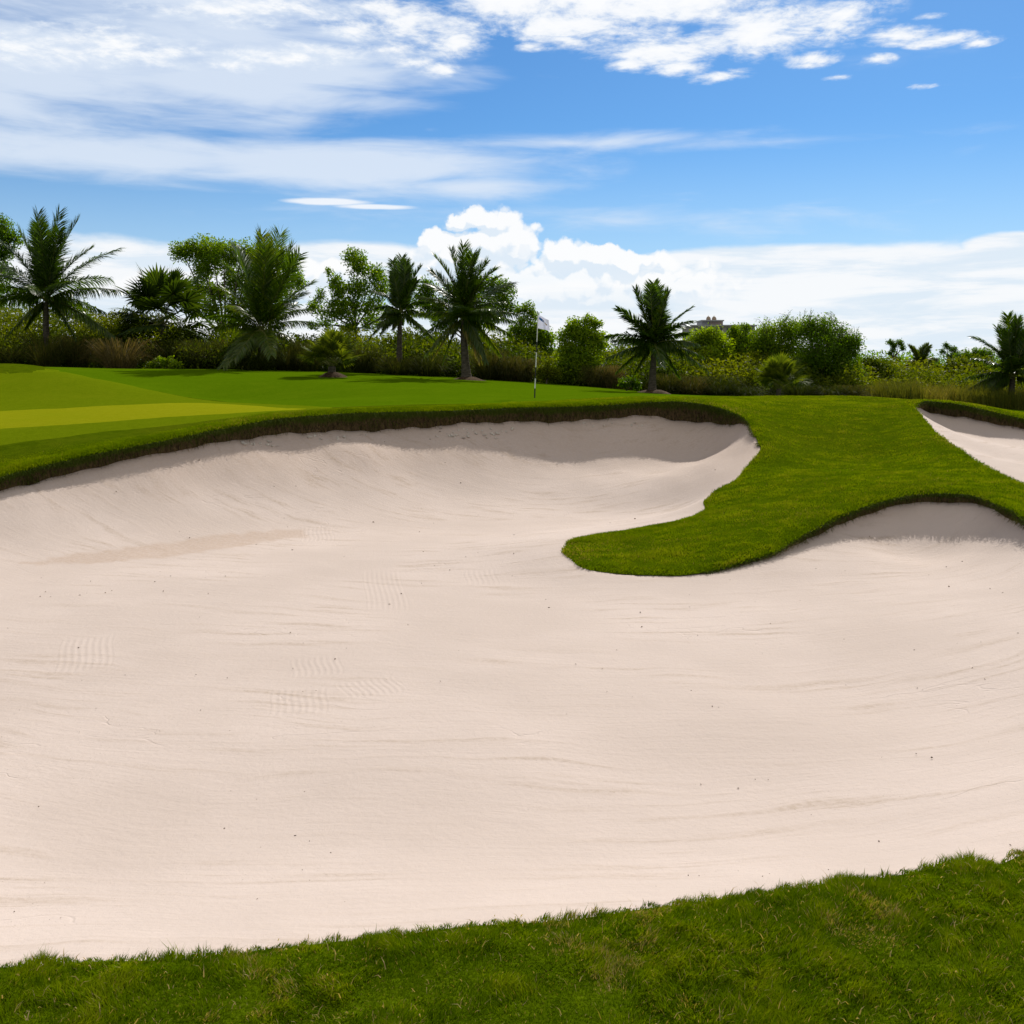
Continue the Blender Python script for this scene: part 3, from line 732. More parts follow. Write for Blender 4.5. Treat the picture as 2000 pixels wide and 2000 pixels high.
def foreground_grass():
    rs = np.random.default_rng(11)
    xy = np.concatenate([np.column_stack([rs.uniform(-2.3, 2.6, 500000), rs.uniform(2.75, 4.35, 500000)]),
                         np.column_stack([rs.uniform(-4.5, 5.0, 90000), rs.uniform(1.4, 4.6, 90000)]),
                         np.column_stack([rs.uniform(2.4, 8.0, 150000), rs.uniform(1.8, 12.0, 150000)]), np.column_stack([rs.uniform(-8.0, -2.2, 60000), rs.uniform(1.4, 5.5, 60000)])])
    xy = xy[(xy[:, 1] < 4.3 + .2 * np.abs(xy[:, 0])) | (np.abs(xy[:, 0]) > 2.6)]
    xy = xy[~inside(C1, xy)]
    k = rim_dist(xy)
    dens = vnoise(xy, 9, 77, 3)
    keep = rs.random(len(xy)) < np.clip(.70 + 1.1 * dens, .15, 1)
    xy = xy[keep]; k = k[keep]
    n1 = vnoise(xy, 5.0, 61, 3); n2 = vnoise(xy, 14.0, 62, 2); dry = vnoise(xy, 2.6, 63, 4) + .45 * vnoise(xy, 16, 64, 2)
    h = (.020 + .014 * rs.random(len(xy)) + .026 * np.clip(n1 + .1, 0, .5) + .012 * n2) * np.where(rs.random(len(xy)) < .02, 1.5, 1.0)
    n5 = vnoise(xy, 7.5, 66, 3)
    h = np.clip(h * (.74 + 1.7 * np.clip(n5, -.24, .4)), .011, .065) * np.where(k < .07, 1.0, 1)
    w = rs.uniform(.0019, .0036, len(xy)) * np.clip(np.hypot(xy[:, 0], xy[:, 1]) / 3.9, 1, 2.6)
    z = surf(xy) + turf_noise(xy, k) - .004
    tint = np.clip(.29 + .60 * n2 + .35 * n1 + .5 * n5 + rs.normal(0, .12, len(xy)), 0, .62)
    straw = (dry > .20) & (rs.random(len(xy)) < .38) | (rs.random(len(xy)) < .05)
    tint = np.where(straw, rs.uniform(.68, 1.0, len(xy)), tint)
    mb = MB(); ln = lean_field(xy, .85, rs)
    blade_geo(mb, np.column_stack([xy, z]), h, w, ln, tint, rs)
    # dead clippings lying on top
    c = xy[rs.choice(len(xy), 1700, False)]; cz = surf(c) + .014
    a = rs.uniform(0, 6.28, len(c)); mbn = len(c)
    ln = np.stack([np.cos(a), np.sin(a), rs.normal(-.4, .25, mbn)], 1) * 1.0
    blade_geo(mb, np.column_stack([c, cz]), rs.uniform(.01, .035, mbn), rs.uniform(.002, .0045, mbn), ln, rs.uniform(.82, 1, mbn), rs)
    o = mb.build('rough_grass', GRASS, smooth=False); o['kind'] = 'stuff'
    o['label'] = 'tufted green rough grass with straw bits along the near bunker edge'; o['category'] = 'grass'

def hump_grass():
    rs = np.random.default_rng(12)
    N = 620000
    D = 11.3 * (29 / 11.3) ** rs.random(N); u = rs.uniform(980, 2300, N)
    xy = np.column_stack([(u - 1000) / FPX * D, D])
    xy = xy[~inside(C1, xy) & ~inside(C2, xy) & ~inside(lawn, xy)]
    xy = xy[(xy[:, 1] < 25)]
    k = rim_dist(xy)
    n1 = vnoise(xy * np.array([1, 1.8]), 2.2, 71, 3); n2 = vnoise(xy, 9, 72, 2); dry = vnoise(xy, 1.1, 73, 4)
    sc_ = (xy[:, 1] / 14) ** .5
    n3 = vnoise(xy * np.array([1, 1.7]), 4.5, 74, 3)
    h = (.020 + .020 * rs.random(len(xy)) + .04 * np.clip(n1, 0, .5) + .07 * np.clip(n3, 0, .5)) * .72 * np.where(k < .10, 1.35, 1) * np.clip(1.15 - .02 * (xy[:, 1] - 12), .75, 1.1)
    w = rs.uniform(.007, .012, len(xy)) * sc_
    z = surf(xy) + turf_noise(xy, k) - .006
    tint = np.clip(.44 + .40 * n1 + .35 * n2 + .5 * n3 + rs.normal(0, .09, len(xy)), 0, .64)
    edge = np.clip(1 - k / .7, 0, 1)
    straw = rs.random(len(xy)) < np.clip((dry - .10) * 2.2, 0, .30) * (.25 + edge) + .012
    tint = np.where(straw, rs.uniform(.64, .9, len(xy)), tint)
    mb = MB(); blade_geo(mb, np.column_stack([xy, z]), h, w, lean_field(xy, .7, rs, 2.5), tint, rs, True)
    o = mb.build('rough_grass', GRASS, smooth=False); o['kind'] = 'stuff'
    o['label'] = 'bright rough grass on the tongue between the bunkers'; o['category'] = 'grass'

def shoulder_grass():
    """rough band that follows the back edge of the bunker"""
    rs = np.random.default_rng(13)
    i = np.where((C1[:, 1] > 11) & (C1[:, 0] < 4.9))[0]
    i = rs.choice(i, 260000); back = C1[i, 1] > 14.0
    off = np.abs(rs.normal(0, .42, len(i)))
    xy = C1[i, :2] + N1[i] * off[:, None] + rs.normal(0, .05, (len(i), 2))
    xy = xy[~inside(C1, xy) & ~inside(C2, xy) & (xy[:, 0] < 2.9) & (xy[:, 1] > 13)]
    xy = xy[~inside(GREEN, xy)]
    k = rim_dist(xy)
    n1 = vnoise(xy, 1.5, 81, 3); n2 = vnoise(xy, 7, 82, 2); dry = vnoise(xy, .9, 83, 4)
    h = (.022 + .018 * rs.random(len(xy)) + .03 * np.clip(n1, 0, .5)) * np.clip(1.25 - k, .3, 1.25)
    z = surf(xy) + turf_noise(xy, k) - .006
    tint = np.clip(.40 + .4 * n1 + .3 * n2 + rs.normal(0, .09, len(xy)), 0, .64)
    tint = np.where(rs.random(len(xy)) < np.clip((dry - .08) * 1.6, 0, .30) + .01, rs.uniform(.64, .85, len(xy)), tint)
    mb = MB(); blade_geo(mb, np.column_stack([xy, z]), h, rs.uniform(.008, .014, len(xy)), lean_field(xy, .7, rs, 2.5), tint, rs, True)
    o = mb.build('rough_grass', GRASS, smooth=False); o['kind'] = 'stuff'
    o['label'] = 'rough grass band along the back edge of the large bunker'; o['category'] = 'grass'

def lip_thatch(C, B, N, where, seed):
    """blades that hang over the turf edge and roots on the cut face"""
    rs = np.random.default_rng(seed)
    seg = np.linalg.norm(np.roll(C[:, :2], -1, 0) - C[:, :2], axis=1)
    ok = (C[:, 3] > .06) & (C[:, 1] > 8)
    p = seg * ok; p /= p.sum()
    n = int(900 * (seg * ok).sum())
    i = rs.choice(len(C), n, p=p)
    t_ = rs.random(n) ** 1.5
    P = C[i, :3] * (1 - t_[:, None]) + B[i] * t_[:, None]
    P += np.column_stack([rs.normal(0, .03, n), rs.normal(0, .03, n), np.zeros(n)])
    P[:, :2] += -N[i] * (.012 + .02 * rs.random(n))[:, None]
    P[:, 2] += EYE + .01
    h = rs.uniform(.04, .10, n) * np.clip(C[i, 3] / .25, .4, 1.1)
    lean = np.column_stack([-N[i] * rs.uniform(.2, .75, n)[:, None], -rs.uniform(.9, 2.0, n)])
    lean[:, :2] += rs.normal(0, .25, (n, 2))
    tint = np.clip(.15 + .65 * t_ + rs.normal(0, .18, n) + .5 * vnoise(P[:, :2], 1.2, 5, 2), 0, 1)
    mb = MB(); blade_geo(mb, P, h, rs.uniform(.006, .013, n), lean, tint, rs, True)
    o = mb.build('turf_thatch', THATCH, smooth=False); tag(o, 'dark rooty thatch on the cut turf face ' + where, 'thatch', kind='stuff')
    # green blades right on the edge
    m = n // 2
    i = rs.choice(len(C), m, p=p)
    P = C[i, :3].copy(); P[:, :2] += N[i] * (rs.random(m) * .06 - .012)[:, None] + rs.normal(0, .02, (m, 2)); P[:, 2] += EYE - .004
    lean = np.column_stack([-N[i] * rs.uniform(.1, .9, m)[:, None], -rs.uniform(.2, 1.0, m)])
    mb = MB(); blade_geo(mb, P, rs.uniform(.03, .075, m), rs.uniform(.006, .012, m), lean, np.clip(rs.normal(.36, .14, m) + .5 * vnoise(P[:, :2], 1.5, 8, 2), 0, .85), rs, True)
    o = mb.build('edge_grass', GRASS, smooth=False); tag(o, 'green blades hanging over the turf edge ' + where, 'grass', kind='stuff')

foreground_grass(); hump_grass(); shoulder_grass(); lip_thatch(C1, B1, N1, 'around the large bunker', 21); lip_thatch(C2, B2, N2, 'around the small rear bunker', 22)

# ---- bits lying on the sand
def debris():
    rs = np.random.default_rng(31); mb = MB()
    n = 230
    D = 4.2 * (19.5 / 4.2) ** rs.random(n); u = rs.uniform(-50, 2050, n)
    xy = np.column_stack([(u - 1000) / FPX * D, D]); xy = xy[inside(B1, xy)]
    z = ST1(xy) + EYE + .003
    for (x, y), zz in zip(xy, z):
        s = rs.uniform(.002, .006) * (y / 6) ** .8
        v = rs.normal(0, 1, (6, 3)); v /= np.linalg.norm(v, axis=1)[:, None]
        v = np.array([(1, 0, 0), (-.8, .3, 0), (0, 1, .1), (.1, -1, 0), (0, 0, .7), (0, .1, -.5)]) * s * rs.uniform(.6, 1.5, 3) + rs.normal(0, s * .2, (6, 3))
        a = rs.uniform(0, 6.28); c, s_ = math.cos(a), math.sin(a)
        v = v @ np.array([[c, s_, 0], [-s_, c, 0], [0, 0, 1]]) + (x, y, zz)
        mb.add(v, [np.array([[0, 2, 4], [2, 1, 4], [1, 3, 4], [3, 0, 4], [2, 0, 5], [1, 2, 5], [3, 1, 5], [0, 3, 5]])], 0, rs.random())
    m, t, b = new_mat('debris_bits')
    a = t.new('ShaderNodeAttribute', attribute_name='tint').outputs['Fac']
    t.links.new(t.mix(a, (.08, .055, .035, 1), (.26, .20, .15, 1)), b.inputs['Base Color'])
    o = mb.build('sand_debris', m, smooth=False); tag(o, 'tiny dark bits scattered over the bunker sand', 'debris', kind='stuff')
    # crumbled limestone under the back lip
    mb = MB(); LM = bark_mat('limestone', (.42, .38, .33, 1), (.62, .57, .50, 1), 20)
    for (u0, u1, v0, v1, n) in ((470, 545, 858, 874, 26), (600, 720, 848, 860, 26), (840, 1000, 836, 856, 60), (1130, 1260, 826, 834, 16)):
        for _ in range(n):
            u, v = rs.uniform(u0, u1), rs.uniform(v0, v1)
            h_ = hit(u, v, 14, 22, lambda q: ST1(q)); s = rs.uniform(.012, .05)
            if not inside(B1, [h_[:2]])[0]: continue
            v_ = np.array([(1, 0, 0), (-.8, .3, 0), (0, 1, .1), (.1, -1, 0), (0, 0, .7), (0, .1, -.5)]) * s * rs.uniform(.6, 1.4, 3) + rs.normal(0, s * .25, (6, 3)) + np.array(h_) + (0, 0, -.1 * s)
            mb.add(v_, [np.array([[0, 2, 4], [2, 1, 4], [1, 3, 4], [3, 0, 4], [2, 0, 5], [1, 2, 5], [3, 1, 5], [0, 3, 5]])])
    o = mb.build('limestone_rubble', LM, smooth=False); tag(o, 'crumbled pale stone under the back edge of the bunker', 'rubble', kind='stuff')
debris()
#@@PART4
# ------------------------------------------------------------------ palms and trees
def at(u, v, D):
    x, y, z = px(u, v, D); return np.array([x, y, z + EYE])

def frond_geo(mb, P0, T, arch, rs, nleaf=110, ll=None, tint0=0.35, width=.045, hang=.35, mat=0):
    """a feather-shaped palm leaf along an arched midrib from P0 to T"""
    P0 = np.asarray(P0, float); T = np.asarray(T, float); L = np.linalg.norm(T - P0)
    P1 = P0 + (T - P0) * .48 + np.array([0, 0, arch * L]) - (T - P0) * np.array([.20, .20, 0])
    s = np.linspace(0, 1, 14)[:, None]
    cv = (1 - s) ** 2 * P0 + 2 * s * (1 - s) * P1 + s ** 2 * T
    tube(mb, cv, np.linspace(.028, .005, 14), 5, 1, False, .5)
    ll = ll or .275 * L
    k = nleaf
    ss = np.linspace(.14, .995, k)
    c = (1 - ss[:, None]) ** 2 * P0 + 2 * ss[:, None] * (1 - ss[:, None]) * P1 + ss[:, None] ** 2 * T
    tg = 2 * (1 - ss[:, None]) * (P1 - P0) + 2 * ss[:, None] * (T - P1); tg /= np.linalg.norm(tg, axis=1)[:, None]
    spin = rs.uniform(-.7, .7)
    ref = np.cross(tg, np.array([0, 0, 1.0])); bad = np.linalg.norm(ref, axis=1) < .25
    ref[bad] = np.cross(tg[bad], np.array([math.cos(spin * 4), math.sin(spin * 4), .2]))
    ref /= np.linalg.norm(ref, axis=1)[:, None]
    nr = np.cross(ref, tg)
    c_, s_ = math.cos(spin), math.sin(spin)
    ref, nr = ref * c_ + nr * s_, nr * c_ - ref * s_
    prof = np.clip(np.sin(np.pi * np.clip(ss * .60 + .28, 0, 1)) ** .7, .12, 1)
    for sg in (-1, 1):
        j = rs.normal(0, .09, (k, 3))
        d = ref * sg * (.95 - .35 * ss[:, None]) + tg * (.45 + .5 * ss[:, None]) + nr * .25 + j
        d[:, 2] -= hang * rs.uniform(.5, 1.2, k)
        d /= np.linalg.norm(d, axis=1)[:, None]
        le = ll * prof * rs.uniform(.85, 1.1, k)
        miss = rs.random(k) < .04
        le = np.where(miss, le * .35, le)
        d2 = d.copy(); d2[:, 2] -= hang * 1.0 + .05; d2 /= np.linalg.norm(d2, axis=1)[:, None]
        wv = np.cross(d, nr + rs.normal(0, .35, (k, 3))); wv /= np.linalg.norm(wv, axis=1)[:, None]
        w = (width * rs.uniform(.8, 1.15, k) * .5)[:, None]
        a = c; m1 = c + d * (le * .5)[:, None]; tp = m1 + d2 * (le * .5)[:, None]
        v = np.stack([a - wv * w * .5, a + wv * w * .5, m1 - wv * w, m1 + wv * w, tp], 1).reshape(-1, 3)
        b = np.arange(k)[:, None] * 5
        tn = np.clip(tint0 + rs.normal(0, .12, k), 0, 1)
        mb.add(v, [b + np.array([[0, 1, 3, 2]]), b + np.array([[2, 3, 4]])], mat, np.repeat(tn, 5))

def palm_trunk(mb, pts, r0, r1, flare=1.5):
    pts = np.asarray(pts, float)
    n = 22; s = np.linspace(0, 1, n)
    cv = np.column_stack([np.interp(s, np.linspace(0, 1, len(pts)), pts[:, i]) for i in range(3)])
    r = r0 + (r1 - r0) * s; r = r * (1 + (flare - 1) * np.exp(-s * 9)); r = r * (1 + .06 * (np.arange(n) % 2))
    tube(mb, cv, r, 10, 0)

def coconut_palm(label, ub, D, crown, tips, r0=.16, seed=1, L=None, extra=5, tint=.3, mound=False, dead=(), group='coconut palms along the lawn', low=True):
    rs = np.random.default_rng(seed)
    x = (ub - 1000) / FPX * D; z = gz(x, D) + EYE
    base = np.array([x, D, z])
    root = empty('coconut_palm', tuple(base), label, 'palm tree', group)
    cc = at(crown[0], crown[1], D + .1)
    mb = MB(); palm_trunk(mb, [base - (0, 0, .15), base * .6 + cc * .4 + (rs.normal(0, .03), .05, 0), cc - (0, 0, .05)], r0, r0 * .62, 1.7)
    mb.build('trunk', PBARK, root, origin=base)
    if mound:
        m = MB(); k = 22
        th = np.linspace(0, 2 * np.pi, k, endpoint=False)
        v = [base + (0, 0, .14)]
        fs = []
        for ring, (rr, zz) in enumerate(((.28, .11), (.52, .03), (.75, -.06))):
            j = rs.uniform(.85, 1.2, k)
            for a, q in zip(th, j): v.append(base + (math.cos(a) * rr * q, math.sin(a) * rr * q * .8, zz + rs.uniform(-.01, .015)))
        for i in range(k):
            fs.append([0, 1 + i, 1 + (i + 1) % k])
        q4 = [[1 + r_ * k + i, 1 + (r_ + 1) * k + i, 1 + (r_ + 1) * k + (i + 1) % k, 1 + r_ * k + (i + 1) % k] for r_ in range(2) for i in range(k)]
        m.add(v, [np.array(fs), np.array(q4)]); m.build('root_mound', SOIL, root, origin=base)
    Ls = []
    for (u, v, arch, dep) in tips:
        T = at(u, v, D); Lx = np.linalg.norm(T - cc); T = T + np.array([0, dep * Lx, 0]); Ls.append(Lx)
        m = MB()
        elev = (T[2] - cc[2]) / Lx
        frond_geo(m, cc + rs.normal(0, .05, 3), T, arch, rs, tint0=tint + rs.normal(0, .07) + (.12 if elev < -.1 else 0), hang=.10 + .95 * (1 - max(elev, 0)) ** 1.5, ll=None if Lx > 1.2 else .5, width=.040)
        m.build('frond', [COCO, MIDRIB], root, origin=base)
    L = L or np.median(Ls)
    for i in range(extra):            # fronds towards and away from the viewer
        a = (90 if i % 2 else 270) + rs.uniform(-55, 55); e = rs.uniform(-35, 32)
        d = np.array([math.cos(R(a)) * math.cos(R(e)), math.sin(R(a)) * math.cos(R(e)), math.sin(R(e))]) * L * rs.uniform(.8, 1)
        m = MB(); frond_geo(m, cc + rs.normal(0, .05, 3), cc + d, .18 if e > 0 else .25, rs, tint0=tint + rs.normal(0, .08) + (.1 if e < 0 else 0), hang=.35, width=.040)
        m.build('frond', [COCO, MIDRIB], root, origin=base)
    for (u, v, arch, dep) in dead:
        T = at(u, v, D); Lx = np.linalg.norm(T - cc)
        m = MB(); frond_geo(m, cc, T + np.array([0, dep * Lx, 0]), arch, rs, tint0=.86, hang=.7, width=.04)
        m.build('frond', [COCO, MIDRIB], root, origin=base)['label'] = 'yellowed drooping frond'
    return root

P_ = coconut_palm
P_('tall dark coconut palm with wide crown at the left edge of the tree line', 84, 45.9, (90, 588),
   [(66, 416, .03, .1), (84, 440, .02, -.15), (111, 413, .02, .05), (97, 448, .0, -.3), (145, 428, .06, .1), (128, 455, .06, -.2), (30, 450, .05, .1), (10, 478, .09, -.1), (-18, 510, .10, .1), (-28, 560, .16, 0), (230, 487, .10, 0), (228, 566, .19, .1), (222, 545, .20, -.15), (-30, 595, .2, 0),
    (215, 655, .28, .1), (15, 660, .30, -.1), (195, 608, .3, .2), (45, 450, .05, .3), (160, 480, .07, .35), (-10, 530, .1, -.35), (160, 660, .4, -.3), (40, 640, .4, .3)], .17, 3, extra=5, tint=.28)
P_('bushy coconut palm standing between the two leafy trees', 508, 45.7, (512, 650),
   [(505, 457, .02, .1), (525, 470, .0, -.2), (545, 457, .03, .05), (535, 490, .0, -.35), (567, 480, .06, .1), (588, 500, .07, -.1), (610, 552, .10, 0), (575, 530, .05, -.25), (450, 480, .06, .2), (470, 500, .04, -.2), (420, 560, .16, .05), (440, 520, .1, -.1), (412, 620, .25, -.05),
    (618, 630, .22, .1), (605, 605, .2, -.1), (600, 680, .33, 0), (430, 690, .35, .1), (480, 720, .42, -.2), (560, 700, .4, -.25), (400, 640, .25, .25), (590, 570, .12, .3)], .17, 5, extra=6, tint=.40, dead=[(478, 718, .35, -.1)])
P_('shuttlecock shaped coconut palm with upright tuft behind the lawn', 779, 45.5, (781, 612),
   [(766, 508, .0, .1), (785, 503, .0, 0), (795, 512, -.02, -.1), (801, 518, .02, .15), (821, 522, .06, 0), (815, 548, .10, -.1), (770, 540, .02, -.2), (762, 545, .0, .1), (735, 600, .3, 0), (728, 628, .3, .1), (745, 650, .4, -.1),
    (840, 590, .26, 0), (850, 620, .26, .1), (832, 650, .35, -.1), (720, 660, .35, .1), (855, 670, .35, .1), (730, 570, .22, -.2), (770, 640, .5, -.4)], .15, 7, extra=5, tint=.30)
P_('full coconut palm with thick pale trunk casting its shadow on the lawn', 912, 42, (904, 622),
   [(880, 488, .02, .1), (905, 482, .0, -.1), (900, 500, .0, .2), (936, 494, .06, 0), (925, 500, .03, -.25), (950, 512, .12, .1), (975, 540, .17, 0), (968, 528, .17, -.2), (842, 530, .16, .05), (852, 505, .12, -.15), (835, 555, .18, .15), (1002, 553, .12, .1), (985, 590, .2, -.2),
    (1008, 628, .22, 0), (1000, 655, .27, .1), (812, 612, .16, .05), (820, 580, .18, -.1), (815, 660, .3, .1), (835, 690, .36, -.1), (975, 690, .4, .1), (950, 705, .45, -.2), (865, 705, .45, .1), (1012, 612, .2, .25)], .19, 9, extra=6, tint=.36, mound=True, dead=[(938, 705, .3, -.1), (845, 700, .35, .1)])
P_('lone coconut palm on the lawn to the right of the flag', 1273, 38, (1278, 678),
   [(1277, 553, .0, .05), (1268, 560, .0, -.15), (1290, 562, .01, .15), (1242, 564, .04, .1), (1306, 570, .05, 0), (1298, 580, .0, -.3), (1262, 580, .0, .3), (1206, 603, .10, 0), (1350, 602, .08, .05), (1216, 620, .15, -.2), (1183, 656, .22, 0), (1196, 665, .22, -.15), (1345, 650, .16, .1),
    (1372, 695, .26, 0), (1382, 722, .30, .05), (1185, 700, .24, .1), (1205, 725, .34, 0), (1360, 672, .2, -.2), (1235, 735, .4, -.15), (1325, 735, .4, -.1)], .15, 12, extra=5, tint=.30, mound=True)
P_('young coconut palm rising from the yellow scrub on the right', 1794, 52, (1795, 708),
   [(1777, 677, .04, 0), (1815, 676, .04, .1), (1806, 680, .02, -.1), (1785, 682, .05, .2), (1830, 700, .2, 0), (1842, 718, .25, .1), (1765, 715, .3, 0), (1770, 730, .4, .1), (1822, 738, .4, -.1), (1780, 735, .4, -.2)], .12, 14, extra=4, tint=.62)
P_('coconut palm with drooping fronds at the right edge of the picture', 1976, 43.5, (1978, 735),
   [(1968, 616, .02, 0), (1980, 625, .0, -.15), (1992, 622, .03, .1), (1952, 640, .04, .1), (1960, 650, .0, -.2), (2020, 632, .08, 0), (1901, 660, .16, 0), (1915, 670, .14, -.2), (1902, 700, .16, .1), (1888, 737, .18, 0), (1885, 765, .28, .05), (2060, 660, .15, 0), (2070, 720, .2, 0), (2050, 690, .2, -.2),
    (1905, 790, .38, -.1), (2050, 780, .35, 0), (2000, 640, .05, -.3), (1930, 790, .45, .2)], .16, 16, extra=5, tint=.28)

def fan_palm(label, ub, D, center, R_, leaves, seed, r0=.12, tint=.4, mound=False, group='fan palms along the lawn', minel=-35):
    rs = np.random.default_rng(seed)
    x = (ub - 1000) / FPX * D; base = np.array([x, D, gz(x, D) + EYE])
    root = empty('fan_palm', tuple(base), label, 'palm tree', group)
    cc = at(center[0], center[1], D)
    hub = cc.copy(); hub[2] -= R_ * .55
    hub[2] = max(hub[2], base[2] + .15)
    mb = MB(); palm_trunk(mb, [base - (0, 0, .1), base * .5 + hub * .5, hub], r0, r0 * .9, 1.5); mb.build('trunk', PBARK, root, origin=base)
    if mound:
        m = MB(); k = 18; th = np.linspace(0, 2 * np.pi, k, endpoint=False); v = [base + (0, 0, .22)]
        for rr, zz in ((.25, .16), (.48, .04), (.66, -.06)):
            for a in th: v.append(base + (math.cos(a) * rr * rs.uniform(.85, 1.2), math.sin(a) * rr * .8, zz))
        q4 = [[1 + r_ * k + i, 1 + (r_ + 1) * k + i, 1 + (r_ + 1) * k + (i + 1) % k, 1 + r_ * k + (i + 1) % k] for r_ in range(2) for i in range(k)]
        m.add(v, [np.array([[0, 1 + i, 1 + (i + 1) % k] for i in range(k)]), np.array(q4)]); m.build('root_mound', SOIL, root, origin=base)
    for i in range(leaves):
        a = i * 2.399 + rs.uniform(-.3, .3); e = R(minel + (85 - minel) * (1 - (i + .5) / leaves))
        d = np.array([math.cos(a) * math.cos(e), math.sin(a) * math.cos(e), math.sin(e)])
        lp = R_ * rs.uniform(.45, .75); fr = R_ * rs.uniform(.48, .62)
        end = hub + d * lp + np.array([0, 0, R_ * .1])
        m = MB(); tube(m, [hub, hub * .5 + end * .5 + np.array([0, 0, .06]), end], [.02, .014, .01], 5, 1, False)
        sd = np.cross(d, [0, 0, 1.0]); sd = sd / (np.linalg.norm(sd) + 1e-6) if np.linalg.norm(sd) > .1 else np.array([1.0, 0, 0])
        nn = np.cross(sd, d); tw = rs.uniform(-.5, .5); sd = sd * math.cos(tw) + nn * math.sin(tw)
        k = 30; th = np.linspace(-2.25, 2.25, k)
        for t_ in th:
            q = d * math.cos(t_) + sd * math.sin(t_); q[2] -= .12 * abs(t_) * .5
            ln = fr * (1 - .10 * abs(t_)) * rs.uniform(.92, 1.05)
            wv = np.cross(q, nn); w = ln * .062
            zz = .02 * fr * (1 if rs.random() < .5 else -1)
            m1 = end + q * ln * .55 + nn * zz; tp = end + q * ln; tp[2] -= .10 * ln
            v = [end - wv * w * .15, end + wv * w * .15, m1 - wv * w, m1 + wv * w, tp]
            m.add(v, [np.array([[0, 1, 3, 2]]), np.array([[2, 3, 4]])], 0, np.full(5, np.clip(tint + rs.normal(0, .1) + (.1 if e < 0 else 0), 0, 1)))
        m.build('frond', [FAN, MIDRIB], root, origin=base)
    return root
fan_palm('dark fan palm with round crown between the left coconut palm and a leafy tree', 308, 49.5, (318, 578), 2.55, 28, 41, .17, .25, minel=-30)
fan_palm('small yellow green fan palm alone on the lawn with a dark soil mound', 648, 39, (648, 682), 1.22, 24, 42, .15, .72, True, minel=8)
fan_palm('pale green fan palm in front of the dark spreading tree', 1519, 39.6, (1521, 728), 1.15, 22, 43, .10, .68, minel=12)

def leaves_geo(mb, C, n, spread, size, rs, tint, mat=0, aspect=.5):
    """n leaves round every centre in C"""
    C = np.repeat(np.asarray(C), n, 0); k = len(C)
    P = C + np.clip(rs.normal(0, 1, (k, 3)), -1.7, 1.7) * spread
    d = rs.normal(0, 1, (k, 3)); d[:, 2] -= .3; d /= np.linalg.norm(d, axis=1)[:, None]
    e = np.cross(d, rs.normal(0, 1, (k, 3))); e /= np.linalg.norm(e, axis=1)[:, None]
    s = (size * rs.uniform(.6, 1.3, k))[:, None]
    v = np.stack([P, P + d * s * .5 - e * s * aspect * .5, P + d * s, P + d * s * .5 + e * s * aspect * .5], 1).reshape(-1, 3)
    mb.add(v, [np.arange(k * 4).reshape(-1, 4)], mat, np.repeat(np.clip(np.repeat(np.broadcast_to(tint, (k // n,)), n) + rs.normal(0, .13, k), 0, 1), 4))

def tree(label, ub, D, blobs, seed, name='leafy_tree', cat='tree', size=.11, tint=.45, dens=1.0, mat=None, r0=.09, group=None, fork=None, vb=None, twigs=False, bark=None, depth=.8):
    rs = np.random.default_rng(seed)
    x = (ub - 1000) / FPX * D; base = np.array([x, D, gz(x, D) + EYE])
    root = empty(name, tuple(base), label, cat, group)
    lm = MB(); tm = MB()
    bl = [(at(u, v, D) + np.array([0, rs.normal(0, .5) * r / FPX * D * depth, 0]), r / FPX * D) for (u, v, r) in blobs]
    fk = at(*fork, D) if fork else base * .62 + np.mean([b[0] for b in bl], 0) * .38
    tube(tm, [base - (0, 0, .1), base * .5 + fk * .5 + (rs.normal(0, .06), rs.normal(0, .06), 0), fk], [r0 * 1.25, r0, r0 * .8], 7, 0, False)
    for c, r in bl:
        mid = fk * .5 + c * .5 + rs.normal(0, .08, 3) + np.array([0, 0, -.05])
        tube(tm, [fk, mid, c], [r0 * .55, r0 * .38, r0 * .15], 5, 0, False)
        nc = max(6, int(34 * dens * (r / .5) ** 1.6))
        d = rs.normal(0, 1, (nc, 3)); d /= np.linalg.norm(d, axis=1)[:, None]
        q = c + d * (r * rs.uniform(.25, 1.0, nc) ** .6)[:, None] * np.array([1, 1, .9])
        for p in q[:: 2]:
            tube(tm, [c, c * .5 + p * .5 + rs.normal(0, .04, 3), p], [r0 * .16, r0 * .11, .004], 4, 0, False)
        hgt = np.clip((d[:, 2] + 1) / 2, 0, 1)
        leaves_geo(lm, q, 30, .14 * min(1.25, (r / .5) ** .8), size * (1.3 if r > .4 else 1.0), rs, np.clip(tint + rs.normal(0, .12, nc), 0, 1))
        if twigs:
            for p in q[d[:, 2] > .55][:6]:
                e = p + np.array([rs.normal(0, .25), rs.normal(0, .1), rs.uniform(.25, .6)])
                m_ = p * .5 + e * .5 + np.array([0, 0, .12])
                tube(tm, [p, m_, e], [.012, .008, .004], 4, 0, False)
                leaves_geo(lm, [p * .3 + e * .7, m_], 7, .06, size * .7, rs, tint)
    tm.build('trunk', bark or TBARK, root, origin=base)
    lm.build('crown', mat or LEAF, root, smooth=False, origin=base)
    return root
tree('leafy tree cut by the left edge, above the tall palm', -40, 56, [(-25, 470, 45), (12, 446, 24), (20, 470, 18), (-30, 540, 50), (-60, 600, 60), (8, 492, 16)], 101, tint=.35)
tree('broad leafy tree behind the dark fan palm', 430, 57, [(355, 492, 22), (385, 486, 30), (412, 490, 26), (440, 500, 30), (474, 490, 24), (492, 508, 28), (400, 528, 24), (385, 560, 24), (372, 590, 20), (424, 570, 22), (455, 540, 30), (535, 500, 26), (566, 512, 20), (578, 548, 18), (548, 560, 30), (500, 560, 36), (410, 605, 22), (470, 600, 30)], 102, tint=0.62, dens=.95, r0=.14)
